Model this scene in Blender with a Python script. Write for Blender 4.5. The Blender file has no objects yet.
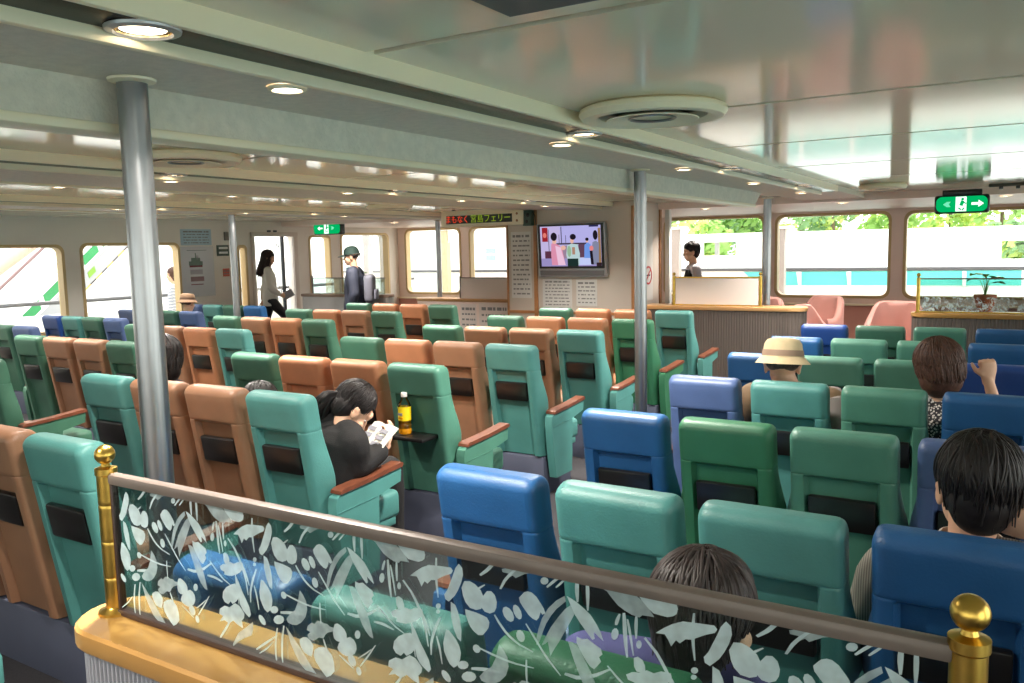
import bpy, bmesh, math, random
from mathutils import Vector, Matrix, geometry
random.seed(11)
SC = bpy.context.scene
COL = SC.collection
PI = math.pi

# ------------------------------------------------------------------ materials
def lin(c):
    return tuple(((v/255.0)/12.92 if v/255.0 <= 0.04045 else ((v/255.0+0.055)/1.055)**2.4) for v in c)
MATS = {}
def mat(name, rgb, rough=0.5, metal=0.0, noise=0.0, nscale=8.0, bump=0.0, bscale=60.0, spec=0.5, coat=0.0):
    if name in MATS: return MATS[name]
    m = bpy.data.materials.new(name); m.use_nodes = True
    nt = m.node_tree; b = nt.nodes['Principled BSDF']
    c = lin(rgb)
    b.inputs['Base Color'].default_value = (*c, 1)
    b.inputs['Roughness'].default_value = rough
    b.inputs['Metallic'].default_value = metal
    b.inputs['Specular IOR Level'].default_value = spec
    if coat: 
        b.inputs['Coat Weight'].default_value = coat; b.inputs['Coat Roughness'].default_value = 0.05
    if noise or bump:
        tc = nt.nodes.new('ShaderNodeTexCoord')
    if noise:
        n = nt.nodes.new('ShaderNodeTexNoise'); n.inputs['Scale'].default_value = nscale
        n.inputs['Detail'].default_value = 4
        nt.links.new(tc.outputs['Object'], n.inputs['Vector'])
        r = nt.nodes.new('ShaderNodeValToRGB')
        r.color_ramp.elements[0].position = 0.3; r.color_ramp.elements[1].position = 0.7
        r.color_ramp.elements[0].color = (*[v*(1-noise) for v in c], 1)
        r.color_ramp.elements[1].color = (*[min(1, v*(1+noise)) for v in c], 1)
        nt.links.new(n.outputs['Fac'], r.inputs['Fac']); nt.links.new(r.outputs['Color'], b.inputs['Base Color'])
    if bump:
        n2 = nt.nodes.new('ShaderNodeTexNoise'); n2.inputs['Scale'].default_value = bscale
        nt.links.new(tc.outputs['Object'], n2.inputs['Vector'])
        bp = nt.nodes.new('ShaderNodeBump'); bp.inputs['Strength'].default_value = bump
        bp.inputs['Distance'].default_value = 0.01
        nt.links.new(n2.outputs['Fac'], bp.inputs['Height']); nt.links.new(bp.outputs['Normal'], b.inputs['Normal'])
    MATS[name] = m
    return m
def emis(name, rgb, strength):
    if name in MATS: return MATS[name]
    m = bpy.data.materials.new(name); m.use_nodes = True
    nt = m.node_tree; nt.nodes.clear()
    o = nt.nodes.new('ShaderNodeOutputMaterial'); e = nt.nodes.new('ShaderNodeEmission')
    e.inputs['Color'].default_value = (*lin(rgb), 1); e.inputs['Strength'].default_value = strength
    nt.links.new(e.outputs[0], o.inputs[0]); MATS[name] = m
    return m
def glass(name, tint=(245, 250, 248), refl=1.0, rough=0.0):
    if name in MATS: return MATS[name]
    m = bpy.data.materials.new(name); m.use_nodes = True
    nt = m.node_tree; nt.nodes.clear()
    o = nt.nodes.new('ShaderNodeOutputMaterial'); mx = nt.nodes.new('ShaderNodeMixShader')
    t = nt.nodes.new('ShaderNodeBsdfTransparent'); t.inputs['Color'].default_value = (*lin(tint), 1)
    g = nt.nodes.new('ShaderNodeBsdfGlossy'); g.inputs['Roughness'].default_value = rough
    f = nt.nodes.new('ShaderNodeFresnel'); f.inputs['IOR'].default_value = 1.45
    mu = nt.nodes.new('ShaderNodeMath'); mu.operation = 'MULTIPLY'; mu.inputs[1].default_value = refl
    nt.links.new(f.outputs[0], mu.inputs[0]); nt.links.new(mu.outputs[0], mx.inputs[0])
    nt.links.new(t.outputs[0], mx.inputs[1]); nt.links.new(g.outputs[0], mx.inputs[2]); nt.links.new(mx.outputs[0], o.inputs[0])
    MATS[name] = m
    return m

# ------------------------------------------------------------------ mesh builder
class MB:
    def __init__(s): s.v = []; s.f = []; s.m = []; s.mats = []
    def mi(s, m):
        if m not in s.mats: s.mats.append(m)
        return s.mats.index(m)
    def add(s, vs, fs, m):
        o = len(s.v); s.v += [tuple(p) for p in vs]; k = s.mi(m)
        for f in fs: s.f.append([i+o for i in f]); s.m.append(k)
    def box(s, x0, x1, y0, y1, z0, z1, m, bev=0.0, rot=None, seg=2):
        if bev <= 0:
            vs = [(x, y, z) for x in (x0, x1) for y in (y0, y1) for z in (z0, z1)]
            fs = [(0,1,3,2),(4,6,7,5),(0,4,5,1),(2,3,7,6),(0,2,6,4),(1,5,7,3)]
        else:
            bm = bmesh.new(); bmesh.ops.create_cube(bm, size=1)
            for v in bm.verts: v.co = Vector(((x0+x1)/2+v.co.x*(x1-x0), (y0+y1)/2+v.co.y*(y1-y0), (z0+z1)/2+v.co.z*(z1-z0)))
            bmesh.ops.bevel(bm, geom=bm.edges[:], offset=bev, segments=seg, affect='EDGES', profile=0.5)
            bm.verts.index_update(); vs = [v.co.copy() for v in bm.verts]; fs = [[v.index for v in f.verts] for f in bm.faces]; bm.free()
        if rot is not None:
            c = Vector(((x0+x1)/2, (y0+y1)/2, (z0+z1)/2)); vs = [c + rot @ (Vector(v)-c) for v in vs]
        s.add(vs, fs, m)
    def tube(s, pts, r, m, n=10, cap=True, sy=1.0):
        pts = [Vector(p) for p in pts]; rr = r if isinstance(r, (list, tuple)) else [r]*len(pts)
        vs = []; fs = []; up = None
        for i, p in enumerate(pts):
            d = (pts[min(i+1, len(pts)-1)] - pts[max(i-1, 0)]).normalized()
            if up is None:
                a = Vector((0,0,1)) if abs(d.z) < 0.9 else Vector((1,0,0))
                up = a
            sd = d.cross(up)
            if sd.length < 1e-6: sd = d.orthogonal()
            sd.normalize(); u = sd.cross(d).normalized(); up = u
            for k in range(n):
                a = 2*PI*k/n; vs.append(p + sd*(math.cos(a)*rr[i]) + u*(math.sin(a)*rr[i]*sy))
        for i in range(len(pts)-1):
            for k in range(n):
                fs.append((i*n+k, i*n+(k+1)%n, (i+1)*n+(k+1)%n, (i+1)*n+k))
        if cap: fs.append(list(range(n-1, -1, -1))); fs.append([(len(pts)-1)*n+k for k in range(n)])
        s.add(vs, fs, m)
    def lathe(s, prof, m, c=(0,0,0), n=24, ax='z', cap=True):
        vs = []; fs = []
        for r, h in prof:
            for k in range(n):
                a = 2*PI*k/n; x, y = r*math.cos(a), r*math.sin(a)
                vs.append({'z': (c[0]+x, c[1]+y, c[2]+h), 'y': (c[0]+x, c[1]+h, c[2]+y), 'x': (c[0]+h, c[1]+x, c[2]+y)}[ax])
        for i in range(len(prof)-1):
            for k in range(n): fs.append((i*n+k, i*n+(k+1)%n, (i+1)*n+(k+1)%n, (i+1)*n+k))
        if cap: fs.append(list(range(n-1,-1,-1))); fs.append([(len(prof)-1)*n+k for k in range(n)])
        s.add(vs, fs, m)
    def ell(s, c, r, m, n=16, k=10, rot=None):
        vs = []; fs = []; c = Vector(c)
        for i in range(k+1):
            t = PI*i/k
            for j in range(n):
                a = 2*PI*j/n; p = Vector((r[0]*math.sin(t)*math.cos(a), r[1]*math.sin(t)*math.sin(a), r[2]*math.cos(t)))
                if rot is not None: p = rot @ p
                vs.append(c+p)
        for i in range(k):
            for j in range(n): fs.append((i*n+j, (i+1)*n+j, (i+1)*n+(j+1)%n, i*n+(j+1)%n))
        s.add(vs, fs, m)
    def prism(s, poly, a0, a1, m, ax='x'):
        # poly of (u,v): ax x -> (y,z); ax y -> (x,z); ax z -> (x,y)
        def P(u, v, a): return {'x': (a,u,v), 'y': (u,a,v), 'z': (u,v,a)}[ax]
        n = len(poly); vs = [P(u,v,a0) for u,v in poly] + [P(u,v,a1) for u,v in poly]
        fs = [list(range(n)), list(range(2*n-1, n-1, -1))] + [(i, i+n, (i+1)%n+n, (i+1)%n) for i in range(n)]
        s.add(vs, fs, m)
    def holed(s, outer, holes, a0, a1, m, ax):
        # a slab with holes; outlines are lists of (u,v)
        def P(u, v, a): return {'x': (a,u,v), 'y': (u,a,v), 'z': (u,v,a)}[ax]
        loops = [outer] + holes; flat = [p for l in loops for p in l]
        tris = geometry.tessellate_polygon([[Vector((u, v, 0)) for u, v in l] for l in loops])
        n = len(flat); vs = [P(u,v,a0) for u,v in flat] + [P(u,v,a1) for u,v in flat]
        fs = [tuple(t) for t in tris] + [tuple(i+n for i in reversed(t)) for t in tris]
        o = 0
        for l in loops:
            k = len(l)
            for i in range(k): fs.append((o+i, o+(i+1)%k, o+(i+1)%k+n, o+i+n))
            o += k
        s.add(vs, fs, m)
    def mesh(s, name, smooth=False, angle=35):
        me = bpy.data.meshes.new(name); me.from_pydata(s.v, [], s.f); 
        for m in s.mats: me.materials.append(m)
        for i, p in enumerate(me.polygons): p.material_index = s.m[i]
        bm = bmesh.new(); bm.from_mesh(me); bmesh.ops.recalc_face_normals(bm, faces=bm.faces[:])
        if smooth:
            ca = math.radians(angle)
            for f in bm.faces: f.smooth = True
            for e in bm.edges:
                if len(e.link_faces) == 2 and e.calc_face_angle(0) > ca: e.smooth = False
        bm.to_mesh(me); bm.free()
        return me
    def build(s, name, parent=None, smooth=False, loc=None, angle=35):
        o = bpy.data.objects.new(name, s.mesh(name, smooth, angle)); COL.objects.link(o)
        if parent is not None: o.parent = parent
        if loc is not None: o.location = loc
        return o
def tag(o, label=None, cat=None, group=None, kind=None):
    if label: o['label'] = label
    if cat: o['category'] = cat
    if group: o['group'] = group
    if kind: o['kind'] = kind
    return o
def struct(o): o['kind'] = 'structure'; return o
def thing(name, label, cat, loc=(0,0,0), rz=0.0, group=None):
    o = bpy.data.objects.new(name, None); COL.objects.link(o)
    o.empty_display_size = 0.1; o.location = loc; o.rotation_euler = (0,0,rz)
    return tag(o, label, cat, group)
def copy_tree(o, parent=None):
    c = o.copy(); COL.objects.link(c)
    if parent is not None: c.parent = parent
    for ch in list(o.children): copy_tree(ch, c)
    return c
def rrect(u0, u1, v0, v1, r, n=5):
    p = []
    for cx, cy, a0 in ((u1-r, v1-r, 0), (u0+r, v1-r, 90), (u0+r, v0+r, 180), (u1-r, v0+r, 270)):
        for i in range(n+1):
            a = math.radians(a0+90*i/n); p.append((cx+r*math.cos(a), cy+r*math.sin(a)))
    return p
# ------------------------------------------------------------------ camera (29 mm lens, eye height 1.8 m)
FOC = 834.29
cam_d = bpy.data.cameras.new('camera'); cam_o = bpy.data.objects.new('camera', cam_d); COL.objects.link(cam_o)
cam_d.sensor_width = 36; cam_d.lens = FOC/1024*36; cam_d.clip_start = 0.05; cam_d.clip_end = 2000
CF = Vector((-0.51849988, 0.84789529, -0.11059587)); CR = Vector((0.85416244, 0.51957707, -0.02112347)); CU = Vector((-0.03955259, 0.10541935, 0.99364096))
CC = Vector((0, 0, 1.8))
cam_o.matrix_world = Matrix(((CR.x, CU.x, -CF.x, CC.x), (CR.y, CU.y, -CF.y, CC.y), (CR.z, CU.z, -CF.z, CC.z), (0,0,0,1)))
SC.camera = cam_o
def floor_z(x): return 0.065 - 0.0035*(x+5)**2
# ================================================================== the room
XL, XR, YB, YF, ZC = -12.0, 1.55, -3.5, 14.8, 2.40
M_wall = mat('painted_wall_panel', (212, 198, 186), 0.42, noise=0.03, nscale=2)
M_front = mat('painted_front_wall', (246, 224, 213), 0.45, noise=0.03, nscale=2)
M_salmon = mat('salmon_lower_panel', (232, 166, 148), 0.5)
M_ceil = mat('glossy_cream_ceiling', (240, 228, 206), 0.10, spec=0.28)
M_cream = mat('cream_trim', (250, 234, 204), 0.4)
M_text = mat('textured_grey_soffit', (224, 213, 198), 0.6, noise=0.07, nscale=25, bump=0.5, bscale=55)
M_dark = mat('dark_brown_channel', (24, 17, 14), 0.2, spec=0.06)
M_seam = mat('dark_seam', (84, 80, 72), 0.8)
M_gold = mat('gold_anodised_frame', (206, 178, 130), 0.4, 0.15)
M_wood = mat('honey_wood_trim', (186, 128, 82), 0.35, noise=0.12, nscale=12)
M_carpet = mat('dark_carpet', (44, 42, 46), 0.9, noise=0.25, nscale=90)
M_pane = glass('window_glass', refl=0.8)
M_steel = mat('brushed_steel', (156, 157, 160), 0.3, 1.0, noise=0.08, nscale=5)

# floor with a slight camber
m = MB(); xs = [XL-0.2 + (XR-XL+0.4)*i/30 for i in range(31)]
vs = [(x, y, floor_z(x)) for x in xs for y in (YB, YF+0.15)] ; n = len(vs)
vs += [(x, y, -0.6) for x in xs for y in (YB, YF+0.15)]
fs = []
for i in range(30): fs += [(2*i, 2*i+2, 2*i+3, 2*i+1), (n+2*i, n+2*i+1, n+2*i+3, n+2*i+2), (2*i, n+2*i, n+2*i+2, 2*i+2), (2*i+1, 2*i+3, n+2*i+3, n+2*i+1)]
fs += [(0, 1, n+1, n), (60, n+60, n+61, 61)]
m.add(vs, fs, M_carpet); struct(m.build('floor'))

# ceiling strips between the beams, panel seams every 1.7 m
BEAMS = (-2.25, -5.3, -8.6)
seams = [-3.5, -1.3, 0.4, 2.02, 3.72, 5.25, 6.95, 8.6, 10.2, 11.35]
def off(b, d): return b + d
zones = [(BEAMS[0]+0.51, XR), (BEAMS[1]+0.51, BEAMS[0]-0.21), (BEAMS[2]+0.51, BEAMS[1]-1.0), (XL, BEAMS[2]-1.0)]
m = MB()
for x0, x1 in zones:
    for a, b in zip(seams[:-1], seams[1:]): m.box(x0, x1, a+0.02, b-0.02, ZC, ZC+0.02, M_ceil, 0.0)
    m.box(x0, x1, YB, 11.35, ZC+0.012, ZC+0.05, M_seam)
m.box(XL, XR, YB, YF, ZC+0.13, ZC+0.2, M_seam)
struct(m.build('ceiling'))
# soffit over the front windows
m = MB(); m.box(XL, XR, 11.35, YF, 2.31, 2.55, M_front, 0.0)
struct(m.build('ceiling_soffit'))
# the lowered beams with their dark channel and rails
for i, b in enumerate(BEAMS):
    y1 = 11.35 if i else 9.6
    m = MB()
    ye = (8.6, 10.3, 11.3)[i]
    w_ = 0.21 if i == 0 else 0.95
    m.prism([(b+0.36, 2.32), (b-0.10, 2.32), (b-w_, 2.32 if i == 0 else 2.355), (b-w_, 2.5), (b+0.36, 2.5)], YB, y1, M_text, 'y')
    # deep girder: an upright fascia with a cream bead along its lower edge and a raked far end
    if i: m.box(b-1.02, b-0.94, YB, y1, 2.34, 2.5, M_cream, 0.006)
    if i == 0: m.prism([(YB, 2.319), (ye+0.22, 2.319), (ye, 2.195), (YB, 2.195)], b-0.20, b-0.085, M_text, 'x')
    if i == 0: m.box(b-0.205, b-0.075, YB, ye+0.005, 2.166, 2.196, M_cream, 0.008)
    m.box(b+0.362, b+0.505, YB, y1, 2.342, 2.5, M_dark)
    m.box(b+0.505, b+0.53, YB, y1, 2.338, 2.5, M_cream, 0.005)
    m.box(b+0.335, b+0.365, YB, y1, 2.308, 2.36, M_cream, 0.008)
    if i == 0: m.prism([(b+0.53, 2.342), (b-0.21, 2.342), (b-0.21, 2.5), (b+0.53, 2.5)], y1, 11.35, M_text, 'y')
    struct(m.build('trim_%d' % (i+1), smooth=True))

def windows(ax, const, t, u0, u1, z0, z1, holes, wallname, m_wall, k0, lower=None, side=1):
    """wall slab with rounded window holes, plus framed panes"""
    m = MB(); hl = [rrect(a, b, c, d, r) for a, b, c, d, r in holes]
    a0, a1 = (const, const+t*side)
    m.holed([(u0,z0),(u1,z0),(u1,z1),(u0,z1)], hl, min(a0,a1), max(a0,a1), m_wall, ax)
    if lower:
        if ax == 'y': m.box(u0, u1, const-0.03*side if False else const-0.03, const, z0, lower, M_salmon); m.box(u0, u1, const-0.1, const, lower, lower+0.03, M_cream, 0.006)
    w = struct(m.build(wallname))
    for i, (a, b, c, d, r) in enumerate(holes):
        if d - c > 1.9: continue
        o = bpy.data.objects.new('window_%d' % (k0+i), None); COL.objects.link(o); struct(o)
        f = MB()
        f.holed(rrect(a-0.02, b+0.02, c-0.02, d+0.02, r+0.02), [rrect(a+0.025, b-0.025, c+0.025, d-0.025, r)], *sorted((a0-0.015*side, a0+0.13*side)), M_gold, ax)
        f.build('window_frame', o, True)
        p = MB(); q = const + side*0.11
        def P(u, v): return (q, u, v) if ax == 'x' else (u, q, v)
        rr = rrect(a+0.01, b-0.01, c+0.01, d-0.01, r)
        p.add([P(u, v) for u, v in rr], [list(range(len(rr)))], M_pane)
        p.build('window_pane', o)
    return w
# left (port) wall: inner face x = -12
lw = [(-2.6, -0.9, 0.72, 1.98, 0.1), (-0.6, 1.1, 0.72, 1.98, 0.1), (1.4, 3.1, 0.72, 1.98, 0.1), (3.4, 5.1, 0.72, 1.98, 0.1), (5.37, 7.07, 0.72, 1.98, 0.1), (7.35, 9.05, 0.72, 2.0, 0.1),
      (10.28, 10.46, 0.8, 1.95, 0.06), (10.66, 11.62, -0.08, 2.12, 0.02), (12.05, 12.62, 0.8, 2.13, 0.08), (12.95, 14.45, 0.8, 2.18, 0.1)]
windows('x', XL, 0.15, YB, YF+0.15, -0.5, 2.6, lw, 'wall_left', mat('painted_side_wall', (232, 224, 214), 0.42, noise=0.03, nscale=2), 1, side=-1)
# front wall: inner face y = 14.8
fw = [(-11.78, -10.3, 0.86, 2.26, 0.12), (-10.05, -8.57, 0.86, 2.26, 0.12), (-8.32, -6.84, 0.86, 2.26, 0.12), (-5.68, -3.86, 0.88, 2.27, 0.12), (-3.65, -1.84, 0.88, 2.26, 0.12), (-1.62, 0.2, 0.88, 2.25, 0.12), (0.42, 1.4, 0.88, 2.25, 0.12)]
windows('y', YF, 0.15, XL, XR, -0.5, 2.6, fw, 'wall_front', M_front, 21, lower=0.74, side=1)
# right (starboard) wall and back wall, both outside the frame but they let the daylight in
rw = [(-3.0+2.05*i, -1.2+2.05*i, 0.72, 2.1, 0.1) for i in range(8)]
windows('x', XR, 0.15, YB, YF+0.15, -0.5, 2.6, rw, 'wall_right', M_wall, 31, side=1)
bw = [(-11.5+2.2*i, -9.6+2.2*i, 0.8, 2.15, 0.1) for i in range(6)]
windows('y', YB, 0.15, XL, XR, -0.5, 2.6, bw, 'wall_back', M_wall, 41, side=-1)

# sliding door in the left wall: frame, open leaf and the glazed leaf with its notice
d = bpy.data.objects.new('door_1', None); COL.objects.link(d); struct(d)
M_door = mat('door_grey_panel', (200, 192, 180), 0.4)
m = MB()
m.box(XL-0.02, XL+0.03, 10.58, 10.66, -0.1, 2.2, M_wall, 0.006); m.box(XL-0.02, XL+0.03, 11.62, 11.72, -0.1, 2.2, M_wall, 0.006); m.box(XL-0.02, XL+0.04, 10.58, 11.72, 2.12, 2.2, M_wall, 0.006)
m.build('door_frame', d, True)
m = MB(); M_dk = mat('dark_door_edge', (60, 66, 78), 0.4)
m.box(XL-0.09, XL-0.05, 11.38, 11.44, -0.08, 2.12, M_dk)
m.build('door_edge', d)
m = MB(); m.box(XL+0.03, XL+0.06, 10.95, 11.03, 2.2, 2.235, M_dk, 0.01); m.box(XL+0.03, XL+0.06, 11.1, 11.18, 2.2, 2.235, M_dk, 0.01); m.build('door_sensor', d)
m = MB(); m.add([(XL-0.07, 10.68, -0.05), (XL-0.07, 11.38, -0.05), (XL-0.07, 11.38, 2.1), (XL-0.07, 10.68, 2.1)], [(0,1,2,3)], M_pane); DOORGLASS = m.build('door_glass', d)
# ================================================================== seats
def vinyl(name, rgb): return mat(name, rgb, 0.46, noise=0.10, nscale=6, bump=0.12, bscale=140, spec=0.5)
VIN = {
 'T': (vinyl('teal_vinyl', (76, 133, 128)), 'teal'),
 'g': (vinyl('sea_green_vinyl', (74, 125, 107)), 'sea green'),
 'G': (vinyl('dark_green_vinyl', (57, 99, 80)), 'dark green'),
 'L': (vinyl('leaf_green_vinyl', (50, 109, 78)), 'bright green'),
 'O': (vinyl('orange_vinyl', (168, 113, 80)), 'orange'),
 'N': (vinyl('tan_orange_vinyl', (146, 106, 80)), 'tan orange'),
 'B': (vinyl('blue_vinyl', (34, 85, 135)), 'blue'),
 'S': (vinyl('cobalt_vinyl', (31, 69, 139)), 'cobalt blue'),
 'P': (vinyl('periwinkle_vinyl', (74, 93, 135)), 'periwinkle blue'),
}
M_tray = mat('black_plastic_tray', (22, 20, 20), 0.32)
M_armwood = mat('red_brown_armrest_wood', (108, 62, 44), 0.35, noise=0.2, nscale=20)
M_metal = mat('seat_hinge_metal', (120, 120, 124), 0.35, 0.9)
M_plinth = mat('slate_grey_plinth', (76, 80, 98), 0.6, noise=0.06, nscale=6)

ZP, ZT, HW = 0.872, 1.085, 0.197
def ysh(z): return (1.05 - min(z, 1.05)) * 0.165
def ss(a, b, x):
    t = max(0, min(1, (x-a)/(b-a))); return t*t*(3-2*t)
def back_part(zlist, head, m):
    mb = MB(); xs = [0, .004, .012, .024, .036, .050, .056, .062, .070, .1, .15, .197]
    xs = [-HW+x for x in xs] + [HW-x for x in reversed(xs[:-1])]
    rows = []
    for z in zlist:
        zt = 0.045; top = max(0, z-(ZT-zt)); it = zt - math.sqrt(max(0, zt*zt-top*top)) if head else 0
        gr = 0.0
        if head: gr = 0.0025*(1-ss(0, 0.008, z-zlist[0]))
        else: gr = 0.002*(1-ss(0, 0.006, zlist[-1]-z))
        T = (0.125 if head else 0.10+0.025*ss(0.3, 0.6, z))
        if head: T = 0.125
        w = HW - it*0.45 - gr*0.4
        r = 0.034; ring = []
        for x in xs:
            xx = x*w/HW; e = max(0, abs(xx)-(w-r)); ib = r - math.sqrt(max(0, r*r-e*e))
            rec = 0
            if not head:
                rec = 0.032*(1-ss(0.128, 0.142, abs(x)))*(1-ss(0.891, 0.906, z))
            ring.append((xx, ysh(z)+ib+it+rec+gr, z))
        fl = 1.0 if head else 1.0+0.19*(1-ss(0.66, 0.905, z))-0.14*(1-ss(0.55, 0.66, z))
        for x in reversed(xs):
            xx = x*w/HW*fl; e = max(0, abs(xx)/fl-(w-0.025)); ib = 0.025 - math.sqrt(max(0, 0.025**2-e*e))
            ring.append((xx, ysh(z)+max(T-ib-it*1.0-gr, 0.045), z))
        rows.append(ring)
    n = len(rows[0]); vs = [p for r in rows for p in r]; fs = []
    for i in range(len(rows)-1):
        for k in range(n): fs.append((i*n+k, i*n+(k+1)%n, (i+1)*n+(k+1)%n, (i+1)*n+k))
    h = n//2; o = (len(rows)-1)*n
    for k in range(h-1):
        fs.append((o+k, o+k+1, o+n-2-k, o+n-1-k)); fs.append((k+1, k, n-1-k, n-2-k))
    mb.add(vs, fs, m); return mb
ZB = [0.285, 0.29, 0.4, 0.5, 0.55, 0.59, 0.63, 0.67, 0.71, 0.75, 0.79, 0.83, 0.87, 0.883, 0.890, 0.893, 0.896, 0.899, 0.902, 0.905]
ZH = [0.9055, 0.909, 0.915, 0.923, 0.933, 0.96, 1.0, 1.04, 1.052, 1.062, 1.07, 1.076, 1.081, 1.084, 1.085]
def sheen(y, z): return y
def make_meshes(key):
    m = VIN[key][0]; d = {}
    d['headrest'] = back_part(ZH, True, m).mesh('headrest', True, 60)
    d['backrest'] = back_part(ZB, False, m).mesh('backrest', True, 60)
    mb = MB(); mb.box(-0.198, 0.198, 0.155, 0.71, 0.31, 0.465, m, 0.035, seg=3); mb.box(-0.19, 0.19, 0.20, 0.67, 0.275, 0.33, m, 0.008)
    d['seat_cushion'] = mb.mesh('seat_cushion', True, 50)
    for sx, nm in ((1, 'arm_r'), (-1, 'arm_l')):
        mb = MB(); x0, x1 = sorted((sx*0.238, sx*0.294))
        o = [(0.165, 0.135), (0.135, 0.28), (0.115, 0.43), (0.105, 0.545), (0.115, 0.58), (0.145, 0.597), (0.30, 0.605), (0.59, 0.627), (0.60, 0.615), (0.592, 0.55), (0.42, 0.52), (0.415, 0.475), (0.41, 0.28), (0.40, 0.135)]
        mb.prism(o, x0, x1, m, 'x'); 
        b = [(0.125, 0.292), (0.108, 0.45), (0.100, 0.57), (0.111, 0.608), (0.143, 0.628), (0.30, 0.635), (0.58, 0.655)]
        # raised piping strips on the outside face
        for za, zb in ((0.505, 0.521),): mb.prism([(0.12, za), (0.40, za+0.012), (0.40, za+0.016), (0.12, za+0.004)], x1 if sx > 0 else x0, (x1+0.002) if sx > 0 else (x0-0.002), m, 'x')
        mb.box(*sorted((sx*0.190, sx*0.242)), 0.2, 0.36, 0.30, 0.42, M_metal, 0.004)
        d[nm] = mb.mesh('armrest', True, 30)
        mw = MB(); xa, xb = sorted((sx*0.231, sx*0.301))
        mw.prism([(0.135, 0.597), (0.14, 0.612), (0.16, 0.62), (0.36, 0.629), (0.60, 0.651), (0.612, 0.643), (0.607, 0.627), (0.3, 0.605)], xa, xb, M_armwood, 'x')
        d[nm+'_wood'] = mw.mesh('armrest_top', True, 30)
    return d
def tray_mesh():
    mb = MB(); a = math.atan(0.165); R = Matrix.Rotation(-a*-1, 3, 'X')
    yc = ysh(0.752)+0.018
    mb.box(-0.125, 0.125, yc-0.017, yc+0.012, 0.685, 0.82, M_tray, 0.008, rot=Matrix.Rotation(a, 3, 'X'))
    for zz in (): mb.box(-0.108, 0.108, ysh(zz)-0.0015, ysh(zz)+0.004, zz-0.010, zz+0.010, M_tray, 0.002, rot=Matrix.Rotation(a, 3, 'X'))
    mb.box(0.098, 0.106, yc-0.022, yc-0.012, 0.795, 0.81, M_metal, 0.002, rot=Matrix.Rotation(a, 3, 'X'))
    return mb.mesh('tray_table', True, 40)
def open_tray_mesh():
    mb = MB(); z = 0.655
    mb.box(-0.125, 0.125, ysh(z)-0.135, ysh(z)+0.03, z-0.012, z+0.012, M_tray, 0.008)
    mb.lathe([(0.034, 0), (0.038, 0.003), (0.034, 0.004)], M_tray, (-0.07, ysh(z)-0.07, z+0.012), 20)
    return mb.mesh('tray_table', True, 40)
TRAY, OTRAY = tray_mesh(), open_tray_mesh()
SEATM = {k: make_meshes(k) for k in VIN}
W = 0.46
BL = {  # col-1 left edge, y of the front row, row pitch, floor height, where it stands
 'A': (-7.780, 8.421, 1.092, 0.033, 'left middle block of orange and green seats'),
 'B': (-4.622, 8.128, 1.0751, 0.047, 'right middle block of orange and green seats'),
 'C': (-1.682, 7.715, 1.1007, -0.016, 'right block of blue and green seats'),
 'D': (-11.318, 8.534, 1.1214, -0.048, 'far left block of blue and green seats'),
}
ROWS = {
 'A': ['GOOG', 'GONG', 'GNOG', 'GNOT', 'GNNG', '..NG'],
 'B': ['GOOT', 'GOOL', 'GNNT', 'GONT', 'GOOg', 'TNNT', '.NNT', '...T'],
 'C': ['SGgB', 'Bggp'.replace('p', 'B'), 'Bggs'.replace('s', 'S'), 'PTgB', 'BLgP', 'BTTB', 'BTLB'],
 'D': ['PTGB', 'PGGP', 'STGP', '.GGP'],
}
ORD = ['front', 'second', 'third', 'fourth', 'fifth', 'sixth', 'seventh', 'eighth']
POSN = {1: 'leftmost', 2: 'second from left', 3: 'third from left', 4: 'rightmost'}
def seat_xy(b, r, c):
    x0, y0, p, z, _ = BL[b]
    yy = y0 - p*r
    if b == 'C' and r == 6: return (x0 - 0.068 + W*(c-1) + 0.197, 1.225, z)
    if b == 'B' and r == 7: yy = 0.665
    return (x0 + W*(c-1) + 0.197, yy, z)
BN = {'A': 'left middle orange-green block', 'B': 'right middle orange-green block', 'C': 'right blue-green block', 'D': 'far left blue-green block'}
def child(name, me, parent):
    o = bpy.data.objects.new(name, me); COL.objects.link(o); o.parent = parent; return o
for b, rows in ROWS.items():
    for r, s in enumerate(rows):
        for c in range(1, 5):
            k = s[c-1]
            if k == '.': continue
            x, y, z = seat_xy(b, r, c)
            cn = VIN[k][1]
            t = thing('ferry_seat', '%s seat, %s in the %s row of the %s' % (cn, POSN[c], ORD[r], BN[b]), 'seat', (x, y, z), 0, 'seats of the ' + BL[b][4])
            M = SEATM[k]
            child('headrest', M['headrest'], t); child('backrest', M['backrest'], t); child('seat_cushion', M['seat_cushion'], t)
            ot = (b == 'B' and r == 4 and c == 4)
            child('tray_table', OTRAY if ot else TRAY, t)
            if ot: t['label'] = 'sea green aisle seat whose black tray is folded down under a tea bottle'
            for cc, nm in ((4, 'arm_r'), (1, 'arm_l')):
                if c == cc:
                    a = child('armrest', M[nm], t); child('armrest_top', M[nm+'_wood'], a)
        # the plinth the row is bolted to
        x, y, z = seat_xy(b, r, 1)
        c0 = 1 if '.' not in s else 1+s.count('.')
        m = MB(); x0 = BL[b][0]+W*(c0-1)-0.005; x1 = BL[b][0]+W*3+0.40
        m.box(x0, x1, y+0.14, y+0.56, z-0.12, z+0.277, M_plinth, 0.01)
        o = m.build('seat_plinth', None, True)
        tag(o, 'slate grey plinth under the %s seat row of the %s' % (ORD[r], BN[b]), 'plinth', 'plinths under the seat rows')
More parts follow.
